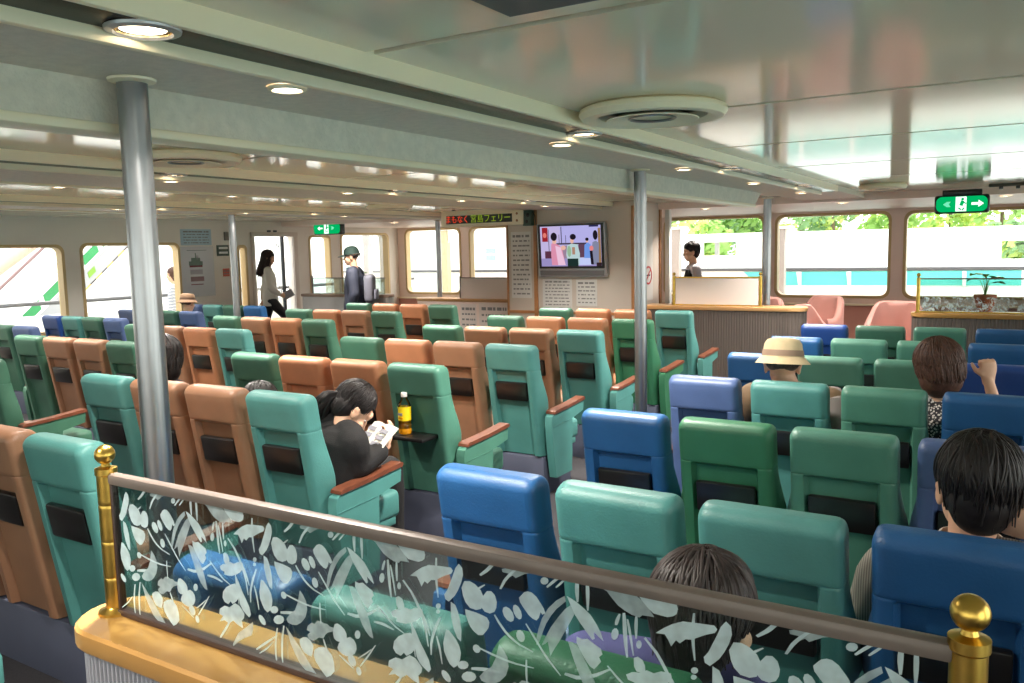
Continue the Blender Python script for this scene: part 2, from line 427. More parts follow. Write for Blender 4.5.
TILE = [[[-0.0373,0.2664],[-0.0308,0.2609],[-0.0295,0.25],[-0.0333,0.2367],[-0.0399,0.2228],[-0.0463,0.2125],[-0.0586,0.2],[-0.0654,0.2029],[-0.067,0.2103],[-0.0606,0.2192],[-0.0563,0.2291],[-0.0495,0.2441],[-0.0442,0.2577]],[[-0.055,0.2007],[-0.0461,0.1972],[-0.0412,0.1868],[-0.0379,0.1746],[-0.0358,0.1571],[-0.0371,0.1388],[-0.0439,0.1426],[-0.0506,0.1567],[-0.0554,0.1764]],[[-0.0274,0.2402],[-0.017,0.242],[-0.0069,0.2387],[0.0028,0.2313],[0.0082,0.2212],[0.0081,0.2112],[0.0027,0.2011],[-0.0065,0.1974],[-0.0181,0.1983],[-0.0265,0.2059],[-0.0307,0.2153],[-0.0332,0.228]],[[0.0144,0.2323],[0.0225,0.2338],[0.0289,0.2284],[0.0321,0.2181],[0.0308,0.2088],[0.027,0.2016],[0.0186,0.1971],[0.0093,0.1983],[0.0042,0.2029],[0.0049,0.2131],[0.0077,0.2236]],[[-0.0274,0.1945],[-0.017,0.1939],[-0.0068,0.1933],[0.0047,0.1914],[0.0134,0.1895],[0.0176,0.1828],[0.0156,0.1733],[0.0096,0.1651],[0.0044,0.159],[-0.0039,0.1573],[-0.0125,0.1617],[-0.0189,0.1681],[-0.0226,0.175],[-0.0267,0.1855]],[[0.081,0.244],[0.0876,0.2467],[0.0939,0.2463],[0.1019,0.2414],[0.1095,0.2321],[0.1142,0.2257],[0.1169,0.219],[0.1117,0.2156],[0.1087,0.2189],[0.1056,0.2096],[0.1015,0.2044],[0.0952,0.2056],[0.0878,0.2101],[0.0806,0.2181],[0.0734,0.227],[0.0719,0.2336]],[[0.1492,0.2522],[0.1351,0.2421],[0.1219,0.2281],[0.1107,0.2096],[0.1046,0.1923],[0.1003,0.1744],[0.1004,0.1655],[0.1059,0.173],[0.1119,0.1889],[0.1178,0.2032],[0.1262,0.2173],[0.1356,0.2297],[0.1513,0.2445]],[[0.1621,0.2431],[0.1493,0.2322],[0.1373,0.2166],[0.1251,0.1988],[0.1152,0.1798],[0.1094,0.1674],[0.1159,0.1717],[0.12,0.1759],[0.1219,0.1666],[0.1237,0.1538],[0.1307,0.1669],[0.1389,0.1798],[0.1486,0.1976],[0.1581,0.2148],[0.1676,0.2332]],[[0.153,0.2529],[0.1601,0.2508],[0.1684,0.2471],[0.1801,0.2403],[0.191,0.2324],[0.2004,0.2201],[0.2069,0.2091],[0.2105,0.1981],[0.2036,0.2024],[0.1956,0.2083],[0.1969,0.1987],[0.1932,0.196],[0.1853,0.2039],[0.1751,0.2152],[0.1661,0.2268],[0.1595,0.2388]],[[0.0425,0.2728],[0.0549,0.2817],[0.0664,0.2879],[0.0841,0.2922],[0.1052,0.2941],[0.1055,0.2888],[0.0975,0.2827],[0.0828,0.2726],[0.0667,0.2631],[0.0617,0.2662],[0.048,0.257],[0.054,0.2678],[0.0435,0.2681]],[[-0.1348,0.2282],[-0.122,0.2387],[-0.1096,0.247],[-0.0959,0.2534],[-0.0756,0.2556],[-0.0527,0.2573],[-0.0488,0.2529],[-0.0521,0.2472],[-0.0638,0.2422],[-0.0713,0.2379],[-0.0833,0.2307],[-0.0921,0.2292],[-0.1,0.2216],[-0.1056,0.2248],[-0.1123,0.2143],[-0.1161,0.222],[-0.1213,0.2294]],[[0.05,0.0889],[0.0605,0.0973],[0.0669,0.0958],[0.0739,0.1034],[0.0837,0.1046],[0.09,0.1021],[0.0978,0.1029],[0.104,0.0993],[0.1167,0.0993],[0.1112,0.0921],[0.0987,0.0872],[0.092,0.0816],[0.087,0.0735],[0.0766,0.073],[0.0629,0.0637],[0.0517,0.064],[0.0475,0.0711],[0.0559,0.0782],[0.0468,0.0801]],[[0.1158,0.1065],[0.1223,0.1094],[0.1297,0.1072],[0.1381,0.1023],[0.1427,0.0956],[0.1429,0.0878],[0.1369,0.0805],[0.1279,0.0763],[0.1191,0.0762],[0.1129,0.0797],[0.1109,0.0881],[0.1128,0.0984]],[[0.13,0.0803],[0.1397,0.086],[0.1511,0.0912],[0.1596,0.0879],[0.1641,0.0812],[0.1648,0.0726],[0.16,0.0631],[0.1504,0.0563],[0.1403,0.0538],[0.1304,0.0553],[0.1231,0.0589],[0.1196,0.0644],[0.1239,0.0734]],[[-0.1487,0.1266],[-0.1386,0.1302],[-0.1315,0.1263],[-0.1262,0.1178],[-0.1287,0.1056],[-0.1371,0.0953],[-0.1483,0.0875],[-0.154,0.0917],[-0.1607,0.0848],[-0.1712,0.0869],[-0.1767,0.0944],[-0.1741,0.1069],[-0.1639,0.1181]],[[-0.1356,0.1478],[-0.1277,0.1361],[-0.1188,0.1183],[-0.1096,0.1043],[-0.1018,0.0911],[-0.0985,0.077],[-0.1035,0.0706],[-0.1119,0.0751],[-0.1204,0.0807],[-0.127,0.091],[-0.1302,0.1063]],[[-0.1866,0.07],[-0.1719,0.0792],[-0.1581,0.0789],[-0.142,0.0905],[-0.1302,0.0882],[-0.1232,0.0822],[-0.1164,0.0747],[-0.1186,0.0662],[-0.1251,0.0593],[-0.1233,0.0447],[-0.1365,0.0481],[-0.1496,0.0538],[-0.1625,0.0454],[-0.1745,0.0493],[-0.1889,0.0438],[-0.1784,0.0571],[-0.1891,0.0591]],[[-0.0658,0.1521],[-0.0601,0.1522],[-0.0541,0.1472],[-0.0462,0.1395],[-0.0406,0.1303],[-0.0379,0.1195],[-0.0402,0.1071],[-0.0452,0.0972],[-0.0527,0.0914],[-0.0609,0.0959],[-0.066,0.1042],[-0.0709,0.1146],[-0.072,0.128],[-0.0688,0.1411]],[[0.0343,0.1519],[0.0418,0.145],[0.049,0.1339],[0.0507,0.1193],[0.0457,0.1041],[0.0342,0.0913],[0.0215,0.0834],[0.0106,0.0819],[-0.0002,0.0835],[-0.0039,0.0893],[0.005,0.1001],[0.0194,0.1114],[0.0272,0.1268]],[[-0.0063,0.0749],[0.0027,0.0667],[0.0142,0.055],[0.0282,0.042],[0.0407,0.0283],[0.053,0.0136],[0.0654,0.0005],[0.0715,-0.0071],[0.0536,-0.0077],[0.0388,-0.0004],[0.026,0.0107],[0.0149,0.0264],[0.0039,0.0449]],[[0.0279,0.0583],[0.0377,0.0648],[0.0472,0.066],[0.0561,0.061],[0.061,0.0551],[0.0604,0.0459],[0.0562,0.0322],[0.0476,0.0326],[0.0371,0.035],[0.0309,0.0427],[0.0274,0.05]],[[0.0638,0.0467],[0.0754,0.0546],[0.0873,0.0575],[0.0973,0.054],[0.1059,0.0471],[0.1102,0.0343],[0.1105,0.0184],[0.101,0.0078],[0.0903,0.002],[0.0816,0.0088],[0.0718,0.0184],[0.0644,0.0266],[0.0611,0.0359]],[[-0.1554,0.0036],[-0.1466,0.0177],[-0.1363,0.0326],[-0.1173,0.0461],[-0.0937,0.0643],[-0.0948,0.0503],[-0.0989,0.0366],[-0.1111,0.0304],[-0.1235,0.0243],[-0.1394,0.014],[-0.1529,-0.0023]],[[0.2061,0.2857],[0.2206,0.2857],[0.2349,0.284],[0.248,0.2805],[0.2608,0.2755],[0.2715,0.2693],[0.28,0.2603],[0.2875,0.2504],[0.2776,0.2501],[0.2696,0.2494],[0.2654,0.245],[0.2544,0.2466],[0.2425,0.251],[0.2335,0.2559],[0.2247,0.2642],[0.2169,0.2727]],[[0.2638,0.2849],[0.2763,0.2862],[0.2901,0.2878],[0.3017,0.2859],[0.3122,0.2813],[0.3187,0.2769],[0.3208,0.2693],[0.3191,0.2619],[0.3141,0.2577],[0.3062,0.2547],[0.2955,0.2551],[0.2858,0.2557],[0.2781,0.2616],[0.2705,0.2691]],[[0.1683,0.195],[0.1763,0.1932],[0.1855,0.1959],[0.1948,0.191],[0.2062,0.1858],[0.2089,0.1779],[0.2034,0.1726],[0.2067,0.1665],[0.2005,0.1585],[0.1955,0.1523],[0.1897,0.1544],[0.1847,0.1593],[0.1787,0.1673],[0.1727,0.1763],[0.1678,0.1855]],[[0.1536,0.1843],[0.1613,0.185],[0.1687,0.1823],[0.1767,0.1699],[0.1845,0.1567],[0.1913,0.1446],[0.1961,0.1337],[0.2005,0.1178],[0.2039,0.1007],[0.1955,0.103],[0.1874,0.1104],[0.1794,0.1214],[0.1707,0.14],[0.1621,0.1604]],[[0.2451,0.1573],[0.2546,0.1635],[0.2658,0.1652],[0.2761,0.1715],[0.2859,0.1696],[0.297,0.1753],[0.3107,0.1758],[0.3124,0.1697],[0.3082,0.1623],[0.3001,0.1548],[0.29,0.1488],[0.2768,0.1437],[0.2647,0.1426],[0.2557,0.143],[0.2579,0.1485],[0.2479,0.1504]],[[0.2566,0.1846],[0.2628,0.188],[0.2697,0.1849],[0.2734,0.1775],[0.2739,0.1686],[0.2678,0.1656],[0.2608,0.1657],[0.257,0.1723]],[[0.0603,0.2076],[0.0626,0.2007],[0.061,0.1948],[0.0561,0.1922],[0.0497,0.1938],[0.0443,0.1992],[0.042,0.2061],[0.0436,0.2121],[0.0486,0.2147],[0.055,0.213]],[[0.0748,0.2133],[0.0764,0.2065],[0.075,0.2012],[0.0712,0.1994],[0.0662,0.2018],[0.0622,0.2075],[0.0605,0.2144],[0.0619,0.2197],[0.0658,0.2214],[0.0707,0.219]],[[0.0803,0.1766],[0.0806,0.1708],[0.0781,0.1661],[0.0737,0.1644],[0.0692,0.1662],[0.0662,0.171],[0.0659,0.1768],[0.0684,0.1815],[0.0728,0.1832],[0.0773,0.1814]],[[-0.0009,0.1373],[-0.0005,0.1331],[-0.0028,0.1293],[-0.007,0.1273],[-0.0113,0.128],[-0.0143,0.131],[-0.0147,0.1352],[-0.0124,0.139],[-0.0083,0.1409],[-0.0039,0.1403]],[[0.1231,0.2697],[0.1216,0.266],[0.118,0.2633],[0.1137,0.2626],[0.1103,0.2641],[0.1092,0.2673],[0.1107,0.271],[0.1143,0.2737],[0.1186,0.2744],[0.122,0.2729]],[[-0.0744,0.1894],[-0.0756,0.1864],[-0.0783,0.1842],[-0.0814,0.1836],[-0.0838,0.1849],[-0.0846,0.1875],[-0.0834,0.1904],[-0.0807,0.1926],[-0.0775,0.1932],[-0.0751,0.192]],[[0.1606,0.0537],[0.1627,0.0472],[0.1611,0.0415],[0.1565,0.0386],[0.1505,0.0398],[0.1455,0.0445],[0.1435,0.0511],[0.1451,0.0569],[0.1497,0.0597],[0.1557,0.0585]],[[0.173,0.0358],[0.1733,0.031],[0.1714,0.027],[0.1681,0.0254],[0.1645,0.0268],[0.1621,0.0307],[0.1618,0.0356],[0.1637,0.0396],[0.1671,0.0411],[0.1707,0.0397]],[[-0.0237,0.103],[-0.0261,0.0982],[-0.0316,0.0943],[-0.0382,0.0929],[-0.0434,0.0944],[-0.0451,0.0983],[-0.0427,0.1031],[-0.0371,0.1069],[-0.0305,0.1083],[-0.0254,0.1068]],[[-0.0096,0.087],[-0.0127,0.0812],[-0.02,0.0763],[-0.0287,0.0743],[-0.0356,0.076],[-0.038,0.0806],[-0.0348,0.0865],[-0.0275,0.0914],[-0.0187,0.0933],[-0.0119,0.0917]],[[-0.0625,0.0769],[-0.0594,0.0713],[-0.0597,0.0664],[-0.0633,0.0641],[-0.0689,0.0653],[-0.0743,0.0695],[-0.0774,0.0752],[-0.0771,0.0801],[-0.0735,0.0823],[-0.0679,0.0811]],[[0.234,0.2135],[0.2321,0.2081],[0.2288,0.2045],[0.2253,0.204],[0.2229,0.2069],[0.2226,0.212],[0.2245,0.2175],[0.2279,0.2211],[0.2314,0.2215],[0.2337,0.2186]],[[0.2687,0.2069],[0.2677,0.2031],[0.2656,0.2004],[0.2631,0.1999],[0.2612,0.2017],[0.2606,0.2052],[0.2615,0.209],[0.2637,0.2117],[0.2662,0.2122],[0.2681,0.2103]],[[0.1751,0.1011],[0.1736,0.0962],[0.1701,0.0926],[0.1661,0.0916],[0.1629,0.0937],[0.1619,0.098],[0.1634,0.1029],[0.1669,0.1066],[0.1709,0.1075],[0.1741,0.1054]],[[0.3472,0.1799],[0.3463,0.1775],[0.3442,0.1757],[0.3415,0.1752],[0.3394,0.176],[0.3387,0.178],[0.3396,0.1803],[0.3418,0.1821],[0.3444,0.1826],[0.3465,0.1818]],[[-0.0191,0.2218],[-0.0134,0.2242],[-0.0077,0.2269],[-0.0014,0.2309],[0.0052,0.236],[0.0116,0.2412],[0.0104,0.2423],[0.0031,0.2379],[-0.004,0.2334],[-0.0101,0.2298],[-0.0152,0.227],[-0.0204,0.2238]],[[0.0261,0.1965],[0.0293,0.1914],[0.0326,0.1863],[0.0379,0.1801],[0.044,0.1734],[0.0514,0.1675],[0.0601,0.1627],[0.0698,0.1583],[0.082,0.1555],[0.094,0.1528],[0.095,0.1542],[0.0834,0.1575],[0.0719,0.1608],[0.0629,0.1654],[0.0548,0.1703],[0.0477,0.176],[0.0417,0.1825],[0.0362,0.1885],[0.0325,0.1932],[0.0286,0.1979]],[[0.082,0.1949],[0.0881,0.1864],[0.0942,0.1781],[0.1018,0.1681],[0.1102,0.1572],[0.1193,0.1468],[0.1298,0.1373],[0.1403,0.1278],[0.1415,0.1288],[0.1317,0.1387],[0.1219,0.1486],[0.1132,0.1591],[0.105,0.17],[0.0973,0.18],[0.0907,0.188],[0.084,0.1961]],[[-0.0047,0.1358],[0.008,0.133],[0.0208,0.1303],[0.0346,0.1282],[0.0489,0.1266],[0.0638,0.1259],[0.0797,0.1268],[0.0953,0.1278],[0.0958,0.1293],[0.0804,0.1291],[0.065,0.1288],[0.0507,0.1299],[0.0367,0.1317],[0.023,0.1336],[0.01,0.1358],[-0.0032,0.138]],[[0.1685,0.2853],[0.1672,0.2776],[0.1664,0.2699],[0.1665,0.2621],[0.1675,0.2546],[0.1688,0.2471],[0.1717,0.2478],[0.1724,0.2557],[0.1728,0.2635],[0.173,0.2711],[0.1731,0.2786],[0.1726,0.286]],[[0.1842,0.2855],[0.1837,0.276],[0.1836,0.2666],[0.1838,0.2571],[0.1844,0.2475],[0.1853,0.2379],[0.1878,0.2384],[0.1888,0.2484],[0.1894,0.2583],[0.1895,0.2679],[0.1889,0.2772],[0.188,0.2863]],[[0.1212,0.2589],[0.127,0.2637],[0.1325,0.2687],[0.138,0.2738],[0.1438,0.2793],[0.1494,0.2848],[0.148,0.2859],[0.1412,0.2811],[0.1346,0.2761],[0.1287,0.2709],[0.1236,0.2656],[0.1188,0.2602]],[[0.136,0.2617],[0.14,0.2651],[0.1439,0.2687],[0.1477,0.2727],[0.1515,0.2769],[0.1552,0.2813],[0.154,0.282],[0.1494,0.2781],[0.1449,0.2742],[0.1409,0.2703],[0.1374,0.2665],[0.1341,0.2626]],[[0.0407,0.2404],[0.0451,0.2474],[0.0492,0.2542],[0.054,0.2602],[0.0592,0.266],[0.0647,0.2719],[0.0707,0.278],[0.0767,0.2841],[0.075,0.2851],[0.0681,0.2795],[0.0612,0.2738],[0.055,0.2679],[0.0493,0.2618],[0.0443,0.2552],[0.0407,0.2479],[0.0373,0.2408]],[[0.004,0.2543],[0.0106,0.2588],[0.0172,0.2636],[0.0226,0.2688],[0.0269,0.2739],[0.0307,0.2788],[0.0339,0.2834],[0.0369,0.288],[0.0344,0.2889],[0.03,0.2848],[0.0257,0.2806],[0.0212,0.276],[0.0169,0.2712],[0.0123,0.2664],[0.0067,0.2615],[0.001,0.2563]],[[-0.1003,0.2834],[-0.0896,0.2803],[-0.0787,0.2772],[-0.0646,0.276],[-0.0492,0.2758],[-0.0332,0.2768],[-0.0162,0.2799],[0.0004,0.283],[0.0005,0.2849],[-0.016,0.2828],[-0.0325,0.2806],[-0.0478,0.2802],[-0.0626,0.2806],[-0.076,0.2815],[-0.0868,0.2839],[-0.0981,0.2863]],[[-0.0734,0.2921],[-0.0683,0.2894],[-0.0629,0.2868],[-0.0569,0.2848],[-0.0505,0.2836],[-0.0441,0.2825],[-0.0433,0.2837],[-0.049,0.2856],[-0.0548,0.2874],[-0.0604,0.2894],[-0.0659,0.2916],[-0.0718,0.2937]],[[-0.0818,0.268],[-0.083,0.2585],[-0.0841,0.2491],[-0.0843,0.24],[-0.084,0.2312],[-0.0832,0.222],[-0.0817,0.2121],[-0.0801,0.2022],[-0.0781,0.2028],[-0.0786,0.2129],[-0.0792,0.223],[-0.0794,0.2322],[-0.0795,0.241],[-0.0795,0.2499],[-0.0791,0.2592],[-0.0788,0.2685]],[[0.0815,0.1384],[0.0808,0.1303],[0.0804,0.1222],[0.0805,0.1146],[0.0812,0.1073],[0.0821,0.1002],[0.0836,0.1007],[0.0838,0.1081],[0.0839,0.1155],[0.084,0.1231],[0.084,0.131],[0.0838,0.1389]],[[0.0858,0.0719],[0.0876,0.0662],[0.0897,0.0606],[0.0924,0.0551],[0.0957,0.0496],[0.0993,0.0443],[0.1007,0.0451],[0.0982,0.051],[0.0956,0.0568],[0.0931,0.0624],[0.0907,0.0677],[0.088,0.073]],[[0.1231,0.0508],[0.1294,0.0472],[0.1358,0.0438],[0.1424,0.0404],[0.1492,0.037],[0.1561,0.0338],[0.1571,0.0349],[0.1511,0.0389],[0.1448,0.0428],[0.1383,0.0464],[0.1316,0.0495],[0.1247,0.0525]],[[0.1721,0.0426],[0.1803,0.0519],[0.1883,0.0612],[0.1956,0.0706],[0.2022,0.0802],[0.2086,0.0897],[0.2072,0.0901],[0.1998,0.0809],[0.1926,0.0716],[0.1852,0.0623],[0.1776,0.0529],[0.1702,0.0434]],[[0.1682,0.0561],[0.1752,0.0607],[0.1821,0.0655],[0.1882,0.0702],[0.1933,0.0748],[0.1983,0.0794],[0.1974,0.0801],[0.1919,0.076],[0.1865,0.0718],[0.1805,0.0673],[0.1738,0.0624],[0.1671,0.0573]],[[-0.0782,0.1709],[-0.0839,0.1605],[-0.0894,0.1501],[-0.0935,0.14],[-0.0967,0.1302],[-0.0988,0.1204],[-0.0987,0.1108],[-0.0985,0.1014],[-0.0961,0.1019],[-0.095,0.1117],[-0.094,0.1212],[-0.0914,0.1307],[-0.088,0.1402],[-0.0843,0.15],[-0.0795,0.1603],[-0.0749,0.1707]],[[-0.0187,0.0969],[-0.007,0.0983],[0.0044,0.1001],[0.0168,0.1018],[0.0304,0.1035],[0.0441,0.1055],[0.045,0.1082],[0.0319,0.1082],[0.0185,0.1079],[0.0056,0.1065],[-0.0063,0.104],[-0.0182,0.101]],[[-0.0306,0.0663],[-0.0337,0.0552],[-0.0367,0.0439],[-0.0382,0.0332],[-0.0388,0.0229],[-0.0388,0.0122],[-0.0373,0.0008],[-0.0358,-0.0105],[-0.0338,-0.0098],[-0.0342,0.0019],[-0.0348,0.0134],[-0.0343,0.0241],[-0.0334,0.0343],[-0.0322,0.0447],[-0.0299,0.0557],[-0.0277,0.0667]],[[-0.0126,0.0746],[-0.016,0.0628],[-0.0192,0.0509],[-0.021,0.0378],[-0.0219,0.0241],[-0.0221,0.0112],[-0.021,-0.0002],[-0.0198,-0.0115],[-0.0178,-0.0109],[-0.0179,0.0008],[-0.0181,0.0123],[-0.0174,0.0252],[-0.0163,0.0388],[-0.0148,0.0517],[-0.0122,0.0633],[-0.0098,0.075]],[[-0.0882,0.0096],[-0.0779,0.0161],[-0.0679,0.0228],[-0.0568,0.0308],[-0.0445,0.04],[-0.0325,0.0493],[-0.0339,0.0506],[-0.0469,0.0423],[-0.0599,0.0337],[-0.0712,0.0259],[-0.0808,0.0189],[-0.0902,0.0116]],[[-0.0803,0.004],[-0.0715,0.0098],[-0.0627,0.0156],[-0.0547,0.0224],[-0.0475,0.0299],[-0.0406,0.0374],[-0.0417,0.0379],[-0.0495,0.0309],[-0.0571,0.0238],[-0.0649,0.0174],[-0.0732,0.0115],[-0.0816,0.0053]],[[-0.1885,0.0102],[-0.1827,0.0165],[-0.1772,0.0228],[-0.1723,0.0287],[-0.1679,0.0345],[-0.164,0.0403],[-0.1607,0.0459],[-0.1577,0.0515],[-0.1602,0.0519],[-0.1646,0.0464],[-0.1689,0.041],[-0.1734,0.0355],[-0.178,0.0299],[-0.1825,0.024],[-0.1874,0.0175],[-0.1921,0.0109]],[[-0.1367,0.1475],[-0.1362,0.1369],[-0.1355,0.1264],[-0.1343,0.1149],[-0.1326,0.1025],[-0.1307,0.0901],[-0.1293,0.0906],[-0.1301,0.1033],[-0.1311,0.1159],[-0.1321,0.1274],[-0.1333,0.1378],[-0.1346,0.1481]],[[-0.0863,0.1363],[-0.0845,0.1282],[-0.0825,0.1202],[-0.0805,0.1113],[-0.0786,0.1013],[-0.0764,0.0913],[-0.0747,0.0919],[-0.0756,0.1023],[-0.0767,0.1126],[-0.0785,0.1217],[-0.081,0.1295],[-0.0838,0.1373]],[[-0.1129,0.1677],[-0.111,0.1617],[-0.1087,0.1558],[-0.106,0.149],[-0.1027,0.1413],[-0.0992,0.1337],[-0.0975,0.1344],[-0.0997,0.1425],[-0.1022,0.1505],[-0.1048,0.1574],[-0.1075,0.1632],[-0.1104,0.1688]],[[0.2318,0.2264],[0.2335,0.2299],[0.2348,0.2334],[0.2358,0.2368],[0.2366,0.2403],[0.2372,0.2439],[0.2349,0.2441],[0.2326,0.2406],[0.2307,0.237],[0.2293,0.2333],[0.2286,0.2298],[0.2283,0.2263]],[[0.2403,0.2463],[0.2402,0.2378],[0.2403,0.2293],[0.2405,0.2201],[0.2411,0.2104],[0.2421,0.2009],[0.2437,0.1915],[0.2455,0.1822],[0.2482,0.183],[0.2478,0.1927],[0.2473,0.2024],[0.2471,0.212],[0.2468,0.2217],[0.2462,0.2308],[0.2453,0.2391],[0.2442,0.2473]],[[0.2463,0.2383],[0.2473,0.2309],[0.2485,0.2236],[0.2504,0.2134],[0.2528,0.2005],[0.2554,0.1876],[0.2571,0.1881],[0.2557,0.2014],[0.254,0.2147],[0.2524,0.2249],[0.2507,0.2321],[0.2487,0.2392]],[[0.2594,0.2455],[0.2584,0.2393],[0.2579,0.2331],[0.2579,0.2266],[0.2585,0.2198],[0.2594,0.2131],[0.2615,0.2136],[0.2622,0.2207],[0.2627,0.2277],[0.2629,0.2341],[0.2629,0.2401],[0.2625,0.2461]],[[0.2718,0.2166],[0.28,0.2077],[0.2881,0.199],[0.2953,0.1879],[0.3023,0.1759],[0.3077,0.1642],[0.3117,0.1526],[0.3153,0.1407],[0.3175,0.1276],[0.3198,0.1144],[0.3218,0.1152],[0.3205,0.1286],[0.319,0.1421],[0.3159,0.1545],[0.3123,0.1664],[0.3068,0.1785],[0.2996,0.1905],[0.292,0.2017],[0.2832,0.2102],[0.2745,0.2186]],[[0.1466,0.1311],[0.1561,0.1301],[0.1664,0.1293],[0.1777,0.1321],[0.1888,0.1366],[0.1998,0.1423],[0.2107,0.15],[0.2212,0.1576],[0.2197,0.1595],[0.2085,0.153],[0.1974,0.1464],[0.1871,0.1418],[0.177,0.138],[0.1677,0.1354],[0.1585,0.1354],[0.1484,0.1352]],[[0.206,0.1303],[0.2146,0.1297],[0.223,0.1294],[0.2315,0.1285],[0.2402,0.127],[0.2492,0.1257],[0.2505,0.1277],[0.2424,0.1305],[0.2341,0.133],[0.2252,0.1342],[0.2162,0.134],[0.2071,0.1334]],[[0.2156,0.162],[0.223,0.1549],[0.2305,0.1478],[0.238,0.1417],[0.2455,0.1363],[0.2536,0.1315],[0.2626,0.128],[0.2715,0.1247],[0.2725,0.1258],[0.264,0.1298],[0.2556,0.1337],[0.248,0.1386],[0.2407,0.1441],[0.2331,0.15],[0.2253,0.1567],[0.2174,0.1635]]]
# ================================================================== fixtures and furniture
M_brass = mat('polished_brass', (206, 170, 84), 0.3, 1.0, noise=0.12, nscale=30)
M_honey = mat('honey_lacquered_wood', (172, 128, 70), 0.32, noise=0.06, nscale=10)
M_rib = mat('grey_ribbed_panel', (158, 158, 166), 0.4, 0.3)
M_ribbrown = mat('taupe_ribbed_panel', (88, 78, 72), 0.6)
M_railwood = mat('weathered_top_rail', (118, 105, 98), 0.4, 0.15, noise=0.1, nscale=14)
M_channel = mat('dark_brown_glazing_channel', (62, 44, 40), 0.45)
M_board = mat('white_partition_board', (234, 220, 212), 0.4)
M_white = mat('white_plastic', (232, 230, 224), 0.4)
M_paper = mat('white_paper', (224, 220, 216), 0.6)
M_ink = mat('grey_print', (138, 134, 134), 0.7)
M_black = mat('black_plastic', (24, 24, 26), 0.35)
M_pglass = glass('partition_glass', tint=(224, 234, 232), refl=0.45)
def frosted(name, lo, hi):
    m = bpy.data.materials.new(name); m.use_nodes = True; nt = m.node_tree; b = nt.nodes['Principled BSDF']
    b.inputs['Base Color'].default_value = (*lin((206, 224, 228)), 1); b.inputs['Roughness'].default_value = 0.7; b.inputs['Transmission Weight'].default_value = 0.12; b.inputs['IOR'].default_value = 1.02
    tc = nt.nodes.new('ShaderNodeTexCoord'); n = nt.nodes.new('ShaderNodeTexNoise'); n.inputs['Scale'].default_value = 38
    mr = nt.nodes.new('ShaderNodeMapRange'); mr.inputs['From Min'].default_value = 0.35; mr.inputs['From Max'].default_value = 0.65
    mr.inputs['To Min'].default_value = lo; mr.inputs['To Max'].default_value = hi
    nt.links.new(tc.outputs['Object'], n.inputs['Vector']); nt.links.new(n.outputs['Fac'], mr.inputs['Value']); nt.links.new(mr.outputs[0], b.inputs['Alpha'])
    return m
M_frost = frosted('frosted_etching', 0.72, 0.92); M_faint = frosted('faint_etching', 0.42, 0.62)
FAINT = {6, 7, 9, 11, 18, 19, 22, 23, 26}

def stadium(x0, x1, y0, y1, n=10, left=True, right=True):
    r = (y1-y0)/2; cy = (y0+y1)/2; p = []
    if left: p += [(x0+r+r*math.cos(PI/2+PI*i/n), cy+r*math.sin(PI/2+PI*i/n)) for i in range(n+1)]
    else: p += [(x0, y1), (x0, y0)]
    if right: p += [(x1-r+r*math.cos(-PI/2+PI*i/n), cy+r*math.sin(-PI/2+PI*i/n)) for i in range(n+1)]
    else: p += [(x1, y0), (x1, y1)]
    return p
def ribbed(poly, step, amp):
    out = []; n = len(poly)
    for i in range(n):
        a = Vector(poly[i]); b = Vector(poly[(i+1)%n]); d = b-a; L = d.length
        if L < 1e-6: continue
        nrm = Vector((d.y, -d.x))/L
        k = max(1, int(round(L/step)))
        for j in range(k):
            for q, h in ((0.0, 0), (0.25, amp), (0.6, amp), (0.85, 0)):
                p = a + d*((j+q)/k) + nrm*h; out.append((p.x, p.y))
    return out
def counter(label, x0, x1, y0, y1, zt, m_top, m_rib, left=True, right=True, step=0.014, group=None, th=0.045):
    t = thing('partition_counter', label, 'counter', ((x0+x1)/2, (y0+y1)/2, floor_z((x0+x1)/2)), 0, group)
    cx, cy, cz = t.location
    m = MB(); sh = [(u-cx, v-cy) for u, v in stadium(x0, x1, y0, y1, 12, left, right)]
    def grow(p, e): return [(u*(1+e/((x1-x0)/2)), v*(1+e/((y1-y0)/2))) for u, v in p]
    zz = zt - cz
    rings = [(grow(sh, -0.006), zz), (sh, zz-0.006), (sh, zz-th+0.006), (grow(sh, -0.004), zz-th)]
    vs = []; fs = []; n = len(sh)
    for p, z in rings: vs += [(u, v, z) for u, v in p]
    fs.append(list(range(n))); fs.append(list(range(4*n-1, 3*n-1, -1)))
    for i in range(3):
        for k in range(n): fs.append((i*n+k, i*n+(k+1)%n, (i+1)*n+(k+1)%n, (i+1)*n+k))
    m.add(vs, fs, m_top); m.build('counter_top', t, True)
    m = MB(); m.prism(ribbed(grow(sh, -0.016), step, 0.005), -0.05, zz-th, m_rib, 'z'); m.build('ribbed_body', t)
    return t
def post(parent, x, y, z0, z1, r=0.02, ball=0.022):
    m = MB(); m.lathe([(r*1.7, 0), (r*1.7, 0.006), (r*1.1, 0.012), (r, 0.014), (r, z1-z0-0.02), (r*1.12, z1-z0-0.018), (r*1.12, z1-z0-0.004), (r*0.45, z1-z0), (r*0.4, z1-z0+0.006)], M_brass, (x, y, z0), 20)
    p = m.build('brass_post', parent, True)
    b = MB(); b.ell((x, y, z1+0.004+ball), (ball, ball, ball), M_brass, 20, 14); b.build('ball_finial', p, True)
